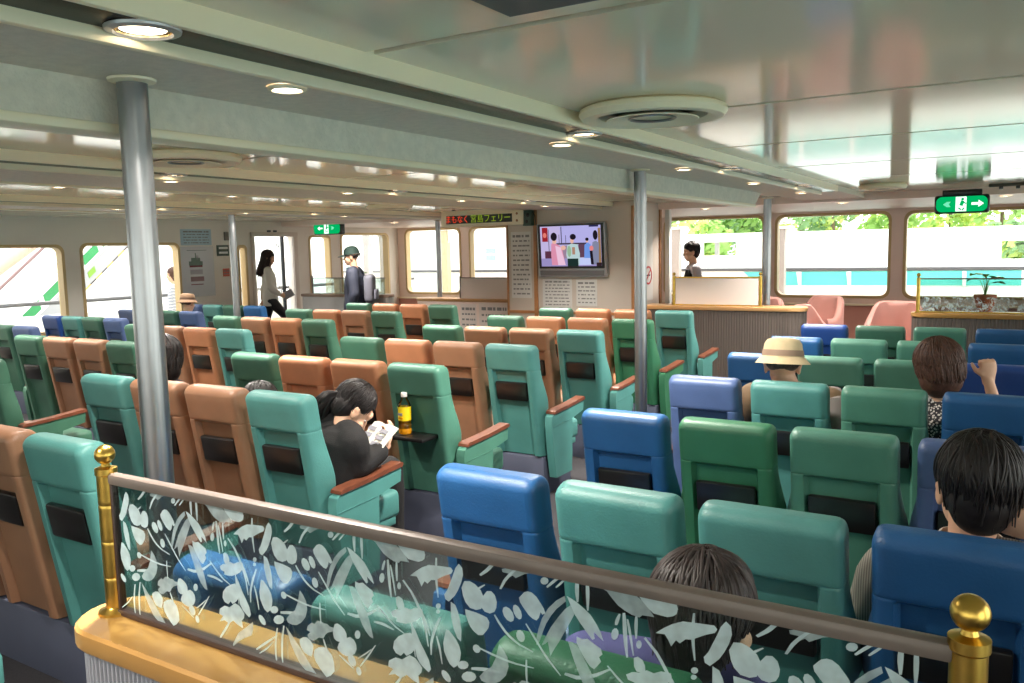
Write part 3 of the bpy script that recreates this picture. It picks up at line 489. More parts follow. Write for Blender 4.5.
def tiles(x0, x1, z0, z1, y, k0, k1, pitch, scale, mb, m):
    for k in range(k0, k1):
        for pi, poly in enumerate(TILE):
            y_ = y - 0.000004*(pi % 60 + 60*(k % 2))
            pts = [((-1.12 if scale == 1.0 else x0+0.1*scale) + k*pitch + p[0]*scale, y_, z0 + p[1]*scale) for p in poly]
            if max(p[0] for p in pts) > x1 or min(p[0] for p in pts) < x0: continue
            pts = [(p[0], p[1], max(z0+0.002, min(z1, p[2]))) for p in pts]
            if max(p[2] for p in pts) - min(p[2] for p in pts) < 0.003: continue
            tri = geometry.tessellate_polygon([[Vector((p[0], p[2], 0)) for p in pts]])
            mb.add(pts, [tuple(q) for q in tri], M_faint if pi in FAINT else m)
# the etched glass screen in front of the viewer
counter('honey wood counter with grey ribbed sides carrying the nearest etched glass screen', -1.72, 0.09, 0.93, 1.135, 1.035, M_honey, M_rib)
t = thing('glass_partition', 'nearest glass screen etched with white leaves and petals between brass posts', 'glass screen', (-0.84, 1.03, 1.035))
def P0(m, name, smooth=False):
    o = m.build(name, t, smooth); o.location = (0.84, -1.03, -1.035); return o
m = MB(); m.box(-1.628, -0.05, 1.027, 1.033, 1.044, 1.325, M_pglass)
o_ = len(m.v); tiles(-1.626, -0.052, 1.046, 1.323, 1.0262, -2, 5, 0.4235, 1.0, m, M_frost)
P0(m, 'glass_pane')
m = MB(); m.box(-1.632, -0.046, 1.017, 1.043, 1.322, 1.346, M_railwood, 0.007); P0(m, 'top_rail', True)
m = MB(); m.box(-1.632, -0.046, 1.018, 1.042, 1.035, 1.048, M_channel, 0.003); m.box(-1.632, -1.624, 1.022, 1.038, 1.048, 1.325, M_channel, 0.002); P0(m, 'glazing_channel', True)
for xx in (-1.652, -0.034):
    tt = bpy.data.objects.new('brass_post', None)
    mm = MB(); r = 0.02; z0, z1 = 1.035, 1.358
    prof = [(r*1.8, 0), (r*1.8, 0.005), (r*1.15, 0.011), (r, 0.014)]
    for h in (0.08, 0.16, 0.24): prof += [(r, h-0.008), (r, h-0.002), (r*0.965, h), (r, h+0.002), (r, h+0.008)]
    prof += [(r, z1-z0-0.02), (r*1.12, z1-z0-0.017), (r*1.12, z1-z0-0.004), (r*0.5, z1-z0), (r*0.4, z1-z0+0.006)]
    mm.lathe(prof, M_brass, (xx, 1.03, z0), 24)
    p = P0(mm, 'brass_post', True)
    b = MB(); b.ell((xx, 1.03, z1+0.025), (0.021, 0.021, 0.021), M_brass, 24, 16); b.build('ball_finial', p, True)

# far counters with boards and glass along the front lobby
M_taupe_top = mat('tan_counter_top', (196, 150, 100), 0.35)
counter('taupe ribbed counter under the white board to the right of the television', -3.9, -2.0, 9.38, 9.72, 1.09, M_taupe_top, M_ribbrown, left=False, step=0.03, group='ribbed lobby counters')
counter('taupe ribbed counter under the far etched glass at the right edge', -0.97, 1.3, 9.38, 9.72, 1.06, M_honey, M_ribbrown, step=0.03, group='ribbed lobby counters')
t = thing('partition_board', 'white board between brass posts on the ribbed counter right of the television', 'screen', (-3.02, 9.5, 1.09), 0, 'low lobby screens')
m = MB(); m.box(-0.49, 0.49, -0.01, 0.01, 0.012, 0.325, M_board, 0.004); m.build('white_board', t)
m = MB(); m.box(-0.5, 0.5, -0.014, 0.014, 0.32, 0.338, M_brass, 0.004); m.box(-0.5, 0.5, -0.014, 0.014, 0.0, 0.014, M_brass, 0.003); m.build('brass_rail', t)
post(t, -0.51, 0, 0, 0.345, 0.018, 0.02); post(t, 0.51, 0, 0, 0.345, 0.018, 0.02)
t = thing('glass_partition', 'far etched glass screen on the ribbed counter at the right edge', 'glass screen', (0.15, 9.5, 1.06), 0, 'low lobby screens')
m = MB(); m.box(-1.03, 1.03, -0.003, 0.003, 0.012, 0.34, M_pglass); tiles(-1.02, 1.02, 0.012, 0.16, -0.0045, 0, 7, 0.3, 0.6, m, M_frost); tiles(-1.02, 1.02, 0.012, 0.10, -0.0046, 0, 9, 0.22, 0.4, m, M_frost); m.build('glass_pane', t)
m = MB(); m.box(-1.04, 1.04, -0.012, 0.012, 0.338, 0.352, M_railwood, 0.004); m.box(-1.04, 1.04, -0.012, 0.012, 0, 0.014, M_brass, 0.003); m.build('top_rail', t)
post(t, -1.05, 0, 0, 0.36, 0.018, 0.02); post(t, 1.05, 0, 0, 0.36, 0.018, 0.02)
counter('pale counter under the white board to the left of the television wall', -8.5, -6.53, 10.8, 11.14, 1.03, M_taupe_top, M_front, right=False, step=0.2, group='pale lobby counters')
t = thing('partition_board', 'white board on the pale counter left of the television wall', 'screen', (-7.15, 10.92, 1.03), 0, 'low lobby screens')
m = MB(); m.box(-0.46, 0.46, -0.01, 0.01, 0.0, 0.325, M_board, 0.004); m.build('white_board', t)
m = MB(); m.box(-0.48, 0.48, -0.014, 0.014, 0.32, 0.336, M_railwood, 0.004); m.box(-0.48, -0.455, -0.014, 0.014, 0, 0.35, M_railwood, 0.004); m.box(0.455, 0.48, -0.014, 0.014, 0, 0.35, M_railwood, 0.004); m.build('rail_frame', t)
counter('grey counter under the low glass rail beside the sliding door', -10.2, -8.4, 10.0, 10.34, 1.13, mat('brown_counter_top', (150, 126, 110), 0.4), mat('grey_counter', (176, 172, 170), 0.5), left=False, step=0.2, group='pale lobby counters')
t = thing('glass_partition', 'low clear glass rail on the grey counter beside the sliding door', 'glass screen', (-9.3, 10.1, 1.13), 0, 'low lobby screens')
m = MB(); m.box(-0.72, 0.82, -0.003, 0.003, 0.0, 0.25, M_pglass); m.build('glass_pane', t)
m = MB(); m.box(-0.73, 0.83, -0.01, 0.01, 0.25, 0.265, M_railwood, 0.003); m.box(-0.74, -0.715, -0.012, 0.012, 0, 0.30, M_railwood, 0.003); m.build('rail_frame', t)

# steel stanchions
for x, y, zt, lab in ((-2.25, 1.575, 2.318, 'nearest polished steel pole standing left of the glass screen'), (-2.25, 5.4, 2.318, 'polished steel pole in the aisle between the orange and blue blocks'),
                      (-2.52, 9.80, 2.318, 'steel pole standing behind the board on the ribbed counter'), (-8.6, 7.3, 2.318, 'thin steel pole standing in front of the sliding door'), (-8.6, 11.7, 2.31, 'grey pole standing before the front windows left of the sign')):
    zb = floor_z(x)
    t = thing('steel_pole', lab, 'pole', (x, y, zb), 0, 'stanchions holding up the ceiling')
    m = MB(); m.lathe([(0.043, 0), (0.043, zt-zb)], M_steel, n=24); m.build('pole', t, True)
    m = MB(); m.lathe([(0.043, zt-zb-0.014), (0.066, zt-zb-0.008), (0.068, zt-zb-0.001)], M_cream, n=24); m.build('ceiling_flange', t, True)
    m = MB(); m.lathe([(0.07, 0.0), (0.07, 0.008), (0.046, 0.014)], M_steel, n=24); m.build('floor_flange', t, True)

# television wall (centre of the lobby)
m = MB(); x0, x1, y0, y1 = -6.46, -4.46, 10.5, 11.45
m.box(x0, x1, y0, y1, -0.05, 2.44, M_wall)
struct(m.build('wall_centre'))
m = MB()
for a, b in ((-6.475, -6.445), (-6.015, -5.955), (-4.50, -4.45)): m.box(a, b, y0-0.022, y0-0.001, 0.0, 2.34, M_wood, 0.004)
m.box(x1+0.001, x1+0.022, y1-0.07, y1, 0.0, 2.34, M_wood, 0.004); m.box(x1+0.001, x1+0.02, y0-0.01, y0+0.06, 0.0, 2.34, M_wood, 0.004)
m.box(x0, x1, y0-0.02, y0-0.001, 0.86, 0.9, M_wood, 0.004)
struct(m.build('trim_10'))
m = MB(); m.box(-4.4, -4.33, 11.46, 11.56, 0.0, 2.31, M_white, 0.01); struct(m.build('trim_11'))

# television
t = thing('television', 'flat television with a silver frame showing women in kimono', 'television', (-5.37, 10.42, 1.765))
t.rotation_euler = (math.radians(4), 0, 0)
M_silver = mat('silver_plastic', (178, 178, 182), 0.35, 0.4)
m = MB(); m.box(-0.53, 0.53, -0.02, 0.06, -0.375, 0.375, M_silver, 0.012); m.box(-0.2, 0.2, 0.05, 0.095, -0.2, 0.15, M_black, 0.01); m.build('frame', t, True)
m = MB(); m.box(-0.51, 0.51, -0.026, -0.019, -0.255, 0.36, M_black, 0.003); m.build('bezel', t)
m = MB(); m.box(-0.50, 0.50, -0.03, -0.018, -0.355, -0.285, mat('grey_speaker_grille', (112, 108, 110), 0.5), 0.004); m.build('speaker_bar', t)
scr = MB(); TVS = 1.15
def te(n, c): return emis('tv_'+n, c, TVS)
SX, SZ, SW, SH = -0.47, -0.225, 0.94, 0.56
layer = [0]
def sp(pts, m):
    layer[0] += 1; y = -0.027 - layer[0]*0.00004
    v = [(SX + (px-75)/670*SW, y, SZ + SH - (py-118)/440*SH) for px, py in pts]
    tri = geometry.tessellate_polygon([[Vector((p[0], p[2], 0)) for p in v]])
    scr.add(v, [tuple(q) for q in tri], m)
def sr(a, b, c, d, m): sp([(a,b),(c,b),(c,d),(a,d)], m)
def se(cx, cy, rx, ry, m): sp([(cx+rx*math.cos(i*PI/8), cy+ry*math.sin(i*PI/8)) for i in range(16)], m)
sr(75,118,745,558, te('lavender', (176,172,226)))
sr(75,118,300,558, te('lilac', (190,178,220))); sr(320,330,560,470, te('mauve', (150,128,150)))
sr(95,130,160,285, te('red', (150,34,44))); se(125,215,22,28, te('skin_red', (220,120,110)))
sr(308,125,318,310, te('darkline', (70,64,90))); sr(165,150,172,400, te('darkline', (70,64,90))); sr(284,210,290,310, te('darkline', (70,64,90))); sr(358,220,364,310, te('darkline', (70,64,90)))
sr(255,303,590,320, te('beam', (66,54,70))); sr(500,320,570,460, te('stand', (96,66,86))); sr(120,390,205,470, te('stool', (90,50,70)))
sr(75,470,745,558, te('floor', (150,140,190))); sr(505,465,640,545, te('paleblue', (190,200,240)))
sr(715,150,742,530, te('pillar', (150,116,80)))
sp([(196,310),(225,296),(290,330),(320,380),(335,470),(350,545),(195,545),(190,430)], te('pink', (214,140,168)))
sp([(240,330),(300,350),(330,470),(350,545),(265,545)], te('palepink', (230,190,214))); se(330,355,28,26, te('skin', (226,176,160)))
se(232,285,24,26, te('skin', (226,176,160))); se(228,232,36,46, te('hair', (30,24,34)))
sp([(375,330),(420,312),(490,320),(512,420),(505,545),(380,545),(360,430)], te('mint', (180,204,206))); se(395,395,22,60, te('leaf', (146,178,146))); sr(428,350,460,430, te('obi', (170,130,110)))
se(430,280,20,30, te('skin', (226,176,160))); se(442,238,34,32, te('hair', (30,24,34)))
sr(372,474,492,558, te('bag', (28,48,44)))
sp([(566,330),(600,300),(640,330),(640,470),(558,470)], te('blue', (110,150,224))); se(595,290,12,14, te('skin', (226,176,160))); se(595,268,19,18, te('hair', (30,24,34)))
sp([(655,300),(690,285),(722,310),(715,540),(640,540),(640,400)], te('grey', (128,132,158))); sp([(620,395),(650,385),(660,540),(630,540)], te('hair', (30,24,34))); se(640,365,22,28, te('hand', (224,130,130)))
se(686,225,26,52, te('hair', (30,24,34))); sr(620,118,722,136, te('darkbar', (40,40,80))); sr(690,520,745,558, te('dark2', (50,34,40)))
scr.build('screen', t)

# notices, posters and small wall signs
def notice(label, cat, x0, x1, z0, z1, rows, y=10.5, ax='y', head=True, mp=None, name='notice', grp=None, ink=None):
    t = thing(name, label, cat, ((x0+x1)/2, y, z0) if ax == 'y' else (y, (x0+x1)/2, z0), 0, grp)
    m = MB(); w = (x1-x0)/2; h = z1-z0; mp = mp or M_paper; ink = ink or M_ink
    def B(a, b, d0, d1, c, d, mm): m.box(a, b, d0, d1, c, d, mm) if ax == 'y' else m.box(-d1, -d0, a, b, c, d, mm)
    B(-w, w, -0.004, 0.0, 0, h, mp)
    rng = random.Random(label)
    for i in range(rows):
        zz = h - (i+0.9)*h/(rows+0.8); th = h/(rows+0.8)*(0.5 if (i == 0 and head) else 0.32)
        x = -w*0.82
        while x < w*0.8:
            l = rng.uniform(0.02, 0.07)*(1.4 if i == 0 else 1)
            B(x, min(x+l, w*0.84), -0.0052, -0.0038, zz-th/2, zz+th/2, ink); x += l + rng.uniform(0.008, 0.03)
    m.build('paper', t); return t
NG = 'paper notices on the television wall'
notice('tall printed notice on the wall panel left of the television', 'notice', -6.40, -6.06, 1.08, 2.04, 13, 10.498, grp=NG)
notice('wide printed notice under the left half of the television', 'notice', -5.88, -5.41, 0.95, 1.36, 8, 10.498, grp=NG)
notice('small printed notice under the right half of the television', 'notice', -5.34, -5.02, 0.98, 1.35, 6, 10.498, grp=NG)
notice('printed sheet on the counter front below the left white board', 'notice', -7.55, -7.25, 0.55, 0.95, 4, 10.8115, mp=M_board, grp='sheets on the pale counter')
notice('printed sheet with dark figures on the counter front, nearest the television wall', 'notice', -7.2, -6.65, 0.6, 0.97, 3, 10.8115, mp=M_board, grp='sheets on the pale counter')
t = notice('faded blue timetable above the ship poster on the left wall', 'poster', 9.1, 9.72, 1.97, 2.24, 5, XL+0.0002, 'x', mp=mat('pale_blue_print', (176, 202, 216), 0.3), name='timetable_poster')
t = thing('ship_poster', 'glossy poster of a ship cutaway under the blue timetable on the left wall', 'poster', (XL+0.0002, 9.4, 1.1))
m = MB(); m.box(0, 0.008, -0.34, 0.34, 0, 0.85, mat('grey_poster', (196, 196, 200), 0.18)); m.build('sheet', t)
m = MB(); M_hull = mat('dark_red_print', (120, 40, 50), 0.4); M_gp = mat('grey_green_print', (110, 128, 118), 0.4); M_lp = mat('pale_print', (164, 160, 166), 0.4)
X = 0.009
def Q(a, b, c, d, mm): m.box(0.007, X, a, b, c, d, mm)
Q(-0.16, 0.1, 0.50, 0.53, M_hull); Q(-0.17, 0.11, 0.53, 0.60, M_gp); Q(-0.12, 0.06, 0.60, 0.66, M_gp); Q(-0.04, -0.02, 0.66, 0.74, M_gp); Q(-0.02, 0.03, 0.63, 0.7, M_lp)
Q(-0.15, 0.1, 0.38, 0.46, M_lp); Q(-0.15, 0.12, 0.26, 0.34, mat('mauve_print', (150, 120, 124), 0.4)); Q(-0.15, 0.1, 0.2, 0.215, M_hull); Q(-0.2, 0.2, 0.78, 0.79, M_gp)
m.build('printed_ship', t)
t = thing('wall_sign', 'small dark green sign with two pale lines beside the ship poster', 'sign', (XL+0.0002, 9.95, 1.78))
m = MB(); m.box(0, 0.012, -0.13, 0.13, 0, 0.19, mat('dark_green_plate', (44, 66, 50), 0.4), 0.003); m.build('plate', t)
m = MB(); m.box(0.011, 0.0135, -0.09, 0.1, 0.12, 0.155, M_white); m.box(0.011, 0.0135, -0.09, 0.1, 0.04, 0.075, M_white); m.build('pale_lines', t)
t = thing('wall_box', 'small grey switch box above the dark green sign', 'switch box', (XL+0.0002, 10.03, 2.05)); m = MB(); m.box(0, 0.04, -0.04, 0.04, 0, 0.15, mat('taupe_box', (140, 130, 120), 0.5), 0.006); m.build('box', t, True)
t = notice('small red sticker on the left wall below the green sign', 'sticker', 9.93, 10.07, 1.42, 1.56, 2, XL+0.0002, 'x', mp=mat('red_sticker', (214, 110, 90), 0.5), name='sticker')
# no smoking sign on the side of the television wall
t = thing('no_smoking_sign', 'round no smoking sign on the side of the television wall', 'sign', (-4.458, 10.97, 1.39))
M_red = mat('sign_red', (190, 40, 44), 0.4)
m = MB(); m.box(0, 0.004, -0.17, 0.17, -0.35, 0.75, M_paper); m.build('sheet', t)
m = MB(); m.lathe([(0.13, 0.004), (0.13, 0.008), (0.105, 0.008), (0.105, 0.004)], M_red, n=28, ax='x', cap=False)
m.box(0.004, 0.007, -0.11, 0.11, -0.012, 0.012, M_red, rot=Matrix.Rotation(math.radians(45), 3, 'X')); m.box(0.0045, 0.006, -0.07, 0.07, -0.01, 0.01, M_black); m.build('red_ring', t)

def text(body, size, m, parent, loc, rot, name='lettering', ext=0.001, sx=1.0):
    c = bpy.data.curves.new(name, 'FONT'); c.body = body; c.size = size; c.extrude = ext; c.align_x = 'CENTER'; c.align_y = 'CENTER'
    tmp = bpy.data.objects.new(name+'_tmp', c); COL.objects.link(tmp)
    dg = bpy.context.evaluated_depsgraph_get(); me = bpy.data.meshes.new_from_object(tmp.evaluated_get(dg))
    bpy.data.objects.remove(tmp); me.materials.clear(); me.materials.append(m)
    for p in me.polygons: p.material_index = 0
    o = bpy.data.objects.new(name, me); COL.objects.link(o); o.parent = parent; o.location = loc; o.rotation_euler = rot; o.scale = (sx, 1, 1)
    return o
text('NZO= N', 0.12, mat('door_lettering', (70, 72, 84), 0.5), DOORGLASS, (XL-0.066, 11.1, 1.945), (PI/2, 0, PI/2), 'door_lettering')
# LED running-text sign
t = thing('led_sign', 'wide LED text sign with red and green characters left of the television', 'sign', (-6.83, 10.42, 2.14))
m = MB(); m.box(-0.72, 0.72, -0.06, 0.06, 0.0, 0.24, M_cream, 0.012); m.box(-0.55, -0.5, -0.02, 0.02, 0.24, 0.30, M_black, 0.005); m.box(0.3, 0.35, -0.02, 0.02, 0.24, 0.30, M_black, 0.005); m.build('housing', t, True)
m = MB(); m.box(-0.62, 0.54, -0.066, -0.058, 0.045, 0.165, mat('led_panel_black', (26, 30, 24), 0.3)); m.build('display', t)
for i, ch in enumerate('まもなく'): text(ch, 0.125, emis('led_red', (235, 78, 50), 1.0), t, (-0.42+(i-1.5)*0.107, -0.0675, 0.104), (PI/2, 0, 0), 'red_character', sx=0.86)
for i, ch in enumerate('宮島フェリー'): text(ch, 0.13, emis('led_green', (150, 176, 40), 0.75), t, (0.17+(i-2.5)*0.117, -0.0675, 0.104), (PI/2, 0, 0), 'green_character', sx=0.9)
m = MB()
for zz in (0.06, 0.16): m.ell((0.62, -0.06, zz), (0.018, 0.012, 0.018), M_wood, 12, 8)
m.build('knobs', t, True)
t = thing('control_box', 'dark green control box between the LED sign and the television', 'control box', (-6.06, 10.38, 2.12))
m = MB(); m.box(-0.07, 0.07, 0, 0.1, 0, 0.22, mat('dark_green_box', (62, 84, 74), 0.5), 0.01); m.build('box', t, True)
m = MB(); m.ell((0.0, -0.004, 0.06), (0.025, 0.008, 0.025), M_black, 12, 8); m.ell((0.02, -0.004, 0.15), (0.03, 0.008, 0.03), M_black, 12, 8); m.tube([(0.06, 0.05, 0.2), (0.12, 0.03, 0.14), (0.13, 0.04, 0.0)], 0.006, M_black, 6); m.build('knobs', t, True)

# exit signs
def exit_sign(label, x, y, zc, w, h, flip):
    t = thing('exit_sign', label, 'exit sign', (x, y, zc), 0, 'green exit signs')
    m = MB(); m.box(-w/2, w/2, -0.04, 0.09, -h/2, h/2, M_black, 0.03, seg=4); m.box(-w*0.36, w*0.36, -0.02, 0.08, h/2-0.01, h/2+0.06, M_black, 0.01); m.build('housing', t, True)
    m = MB(); r = rrect(-w/2+0.02, w/2-0.02, -h/2+0.018, h/2-0.018, 0.06); m.prism(r, -0.046, -0.036, emis('exit_green', (0, 190, 104), 1.0), 'y'); m.build('green_face', t)
    EW = emis('exit_white', (236, 255, 246), 1.6); g = emis('exit_green', (0, 190, 104), 1.0)
    m = MB(); m.box(-0.06, 0.05, -0.0475, -0.044, -h/2+0.022, h/2-0.022, EW); m.build('white_panel', t)
    m = MB(); m.ell((0.01, -0.049, 0.055), (0.016, 0.003, 0.016), g, 10, 6)
    m.box(-0.015, 0.022, -0.05, -0.047, -0.02, 0.038, g, rot=Matrix.Rotation(0.3, 3, 'Y')); m.box(-0.035, 0.0, -0.05, -0.047, -0.06, -0.045, g, rot=Matrix.Rotation(0.7, 3, 'Y')); m.box(0.0, 0.035, -0.05, -0.047, -0.065, -0.05, g, rot=Matrix.Rotation(-0.9, 3, 'Y')); m.box(0.015, 0.05, -0.05, -0.047, 0.005, 0.018, g, rot=Matrix.Rotation(0.5, 3, 'Y'))
    m.build('running_figure', t)
    m = MB(); s = -1 if flip else 1
    m.prism([(s*0.10, 0.014), (s*0.17, 0.014), (s*0.17, 0.04), (s*0.225, 0.0), (s*0.17, -0.04), (s*0.17, -0.014), (s*0.10, -0.014)], -0.0475, -0.045, EW, 'y'); m.build('arrow', t)
    m = MB(); m.prism([(-s*0.11, 0.03), (-s*0.15, 0.03), (-s*0.19, 0.0), (-s*0.15, -0.03), (-s*0.11, -0.03), (-s*0.13, 0.0)], -0.0472, -0.045, emis('exit_pale', (120, 240, 190), 1.1), 'y'); m.build('pale_mark', t)
exit_sign('green exit sign with a white arrow hanging above the right front windows', -0.62, 11.0, 2.2, 0.56, 0.21, False)
exit_sign('green exit sign hanging near the sliding door at the left', -10.95, 11.5, 2.245, 0.68, 0.24, True)

# ceiling air diffusers
def diffuser(label, x, y, r=0.32):
    t = thing('air_diffuser', label, 'air vent', (x, y, ZC), 0, 'round ceiling air vents')
    k = r/0.32
    m = MB(); m.lathe([(0.29*k, 0.0), (0.315*k, -0.012), (0.32*k, -0.03), (0.305*k, -0.052), (0.27*k, -0.056), (0.235*k, -0.04), (0.225*k, -0.01)], M_cream, n=48, cap=False); m.build('outer_ring', t, True)
    m = MB(); m.lathe([(0.225*k, -0.004), (0.0001, -0.004)], M_dark, n=32, cap=False); m.build('duct', t)
    m = MB(); m.lathe([(0.0001, -0.028), (0.12*k, -0.03), (0.185*k, -0.05), (0.20*k, -0.056), (0.198*k, -0.06), (0.18*k, -0.056), (0.115*k, -0.04), (0.0001, -0.042)], M_cream, n=48, cap=False); m.build('inner_cone', t, True)
    m = MB(); m.lathe([(0.09*k, -0.044), (0.105*k, -0.05), (0.1*k, -0.054), (0.085*k, -0.05)], M_steel, n=32, cap=False); m.build('steel_ring', t, True)
diffuser('large round cream air vent in the near right ceiling', -1.40, 3.5)
diffuser('round air vent in the left ceiling beside the nearest pole', -4.28, 3.32)
diffuser('round air vent in the far right ceiling before the exit sign', -1.3, 9.75, 0.24)
diffuser('round air vent in the left ceiling near the exit sign', -7.05, 8.55, 0.3)
t = thing('ceiling_hatch', 'dark slate square panel on the ceiling at the top edge', 'panel', (-0.86, 1.54, ZC-0.002)); m = MB(); m.box(-0.27, 0.27, -0.33, 0.33, -0.018, 0.0, mat('slate_panel', (54, 72, 80), 0.4), 0.004); m.build('panel', t)
t = thing('ceiling_speaker', 'small dark bracket on the ceiling right of the exit sign', 'bracket', (-0.15, 10.8, ZC-0.002)); m = MB(); m.box(-0.2, 0.25, -0.05, 0.05, -0.03, 0, M_seam, 0.008); m.box(-0.1, -0.06, -0.03, 0.03, -0.06, -0.03, M_black, 0.004); m.box(0.06, 0.1, -0.03, 0.03, -0.06, -0.03, M_black, 0.004); m.build('bracket', t)

# recessed downlights in the channels and under the beams
M_reflect = mat('lamp_reflector', (236, 214, 170), 0.18, 0.9)
M_lamp = emis('warm_lamp', (255, 232, 196), 14.0)
M_lamp2 = emis('bright_lamp', (255, 240, 214), 12.0)
def downlight(label, x, y, z, r, deep, grp):
    t = thing('downlight', label, 'ceiling lamp', (x, y, z), 0, grp)
    m = MB(); m.lathe([(r, -0.001), (r*0.98, -0.008), (r*0.78, -0.012), (r*0.74, -0.006)], M_silver if deep else M_cream, n=28, cap=False); m.build('rim', t, True)
    if deep:
        m = MB(); m.lathe([(r*0.75, -0.006), (r*0.74, -0.0015), (r*0.60, -0.0012)], M_reflect, n=28, cap=False); m.build('reflector', t, True)
        m = MB(); m.lathe([(r*0.61, -0.002), (0.0001, -0.002)], M_lamp, n=24, cap=False); m.build('lamp_glass', t)
    else:
        m = MB(); m.lathe([(r*0.75, -0.006), (r*0.5, -0.009), (0.0001, -0.010)], M_lamp2, n=24, cap=False); m.build('lamp_glass', t)
for i, y in enumerate((-1.05, -2.6)): downlight('silver-rimmed downlight of the nearest beam, %s, behind the etched glass screen' % ('nearer' if i == 0 else 'farther'), BEAMS[0]+0.435, y, 2.341, 0.088, True, 'downlights in the dark channels')  # extra lamps behind the camera, added to light the glass screen and seat backs
for i, y in enumerate((0.1, -1.7)): downlight('added unseen warm round downlight of the nearest beam, %s, behind the viewer' % ('nearer' if i == 0 else 'farther'), BEAMS[0]+0.255, y, 2.319, 0.062, False, 'downlights under the beams')  # likewise added out of view, to brighten the etched pattern from this side
near = {-2.25: 'nearest beam', -5.3: 'middle beam', -8.6: 'farthest beam'}
CNT = ['first', 'second', 'third', 'fourth', 'fifth']
for b in BEAMS:
    for i, y in enumerate((1.31, 3.67, 6.03, 8.39)):
        if b < -3 and i == 0: continue
        downlight('%s silver-rimmed downlight along the dark channel of the %s' % (CNT[i], near[b]), b+0.435, y, 2.341, 0.088, True, 'downlights in the dark channels')
    for i, y in enumerate((1.94, 3.78, 5.56, 7.3, 9.1)):
        if b < -3 and i == 0: continue
        downlight('%s warm round downlight under the %s' % (CNT[i], near[b]), b+0.255, y, 2.319, 0.062, False, 'downlights under the beams')
    for i, y in enumerate((2.28, 4.08, 5.88, 7.68)):
        downlight('%s small downlight along the left edge of the %s' % (CNT[i], near[b]), b-1.6, y, ZC-0.001, 0.06, False, 'downlights along the left beam edges')

for x, l in ((-2.05, 'right of the far steel pole'), (-0.2, 'right of the green exit sign'), (-3.9, 'above the person in the black vest'), (-7.6, 'above the pale counter'), (-9.6, 'in the far left corner')):
    downlight('round soffit lamp before the front windows, %s' % l, x, 11.75, 2.309, 0.075, False, 'lamps in the front soffit')
# tub chairs by the front windows
M_pink = mat('dusty_pink_upholstery', (196, 142, 132), 0.6, noise=0.05, nscale=5)
def tub_chair(label, x, y, rz, s=1.0):
    t = thing('tub_chair', label, 'armchair', (x, y, floor_z(x)), rz, 'dusty pink tub chairs by the front windows')
    # curved shell: back at -y
    vs = []; fs = []; n = 22; sec = 5
    for i in range(n+1):
        a = math.radians(-205 + 230*i/n) ; u = abs(i-n/2)/(n/2)
        h = 0.98*s - 0.28*s*max(0, u-0.42)/0.58*1.0 if u > 0.42 else 0.98*s
        h = 0.98*s - 0.30*s*ss(0.40, 0.85, u)
        ca, sa = math.cos(a), math.sin(a)
        ro, ri = 0.36, 0.27
        P = [(ro, 0.12), (ro+0.01, h-0.06), (ro-0.015, h-0.015), ((ro+ri)/2, h), (ri+0.01, h-0.02), (ri, h-0.08), (ri, 0.12)]
        for r, z in P: vs.append((r*ca, r*sa*0.95, z))
    k = 7
    for i in range(n):
        for j in range(k): fs.append((i*k+j, i*k+(j+1)%k, (i+1)*k+(j+1)%k, (i+1)*k+j))
    fs.append(list(range(k-1,-1,-1))); fs.append([n*k+j for j in range(k)])
    m = MB(); m.add(vs, fs, M_pink); m.build('back_shell', t, True, angle=50)
    m = MB(); m.box(-0.26, 0.26, -0.22, 0.33, 0.28, 0.44, M_pink, 0.05, seg=3); m.build('seat_cushion', t, True)
    m = MB(); m.lathe([(0.26, 0.0), (0.26, 0.02), (0.05, 0.05), (0.05, 0.28)], M_black, n=20); m.build('pedestal', t, True)
tub_chair('dusty pink tub chair, its tall back left of the window ledge', -2.5, 12.55, math.radians(150), 1.0)
tub_chair('dusty pink tub chair with a low arm in front of the taller one', -2.25, 11.4, math.radians(-95), 0.96)
tub_chair('dusty pink tub chair half hidden by the far etched glass', -1.42, 11.9, math.radians(170), 1.0)
tub_chair('dusty pink tub chair mostly hidden behind the white board and pole', -3.1, 11.62, math.radians(180), 1.02)
tub_chair('dusty pink tub chair by the window left of the pale counter', -8.9, 13.2, math.radians(170), 0.95)
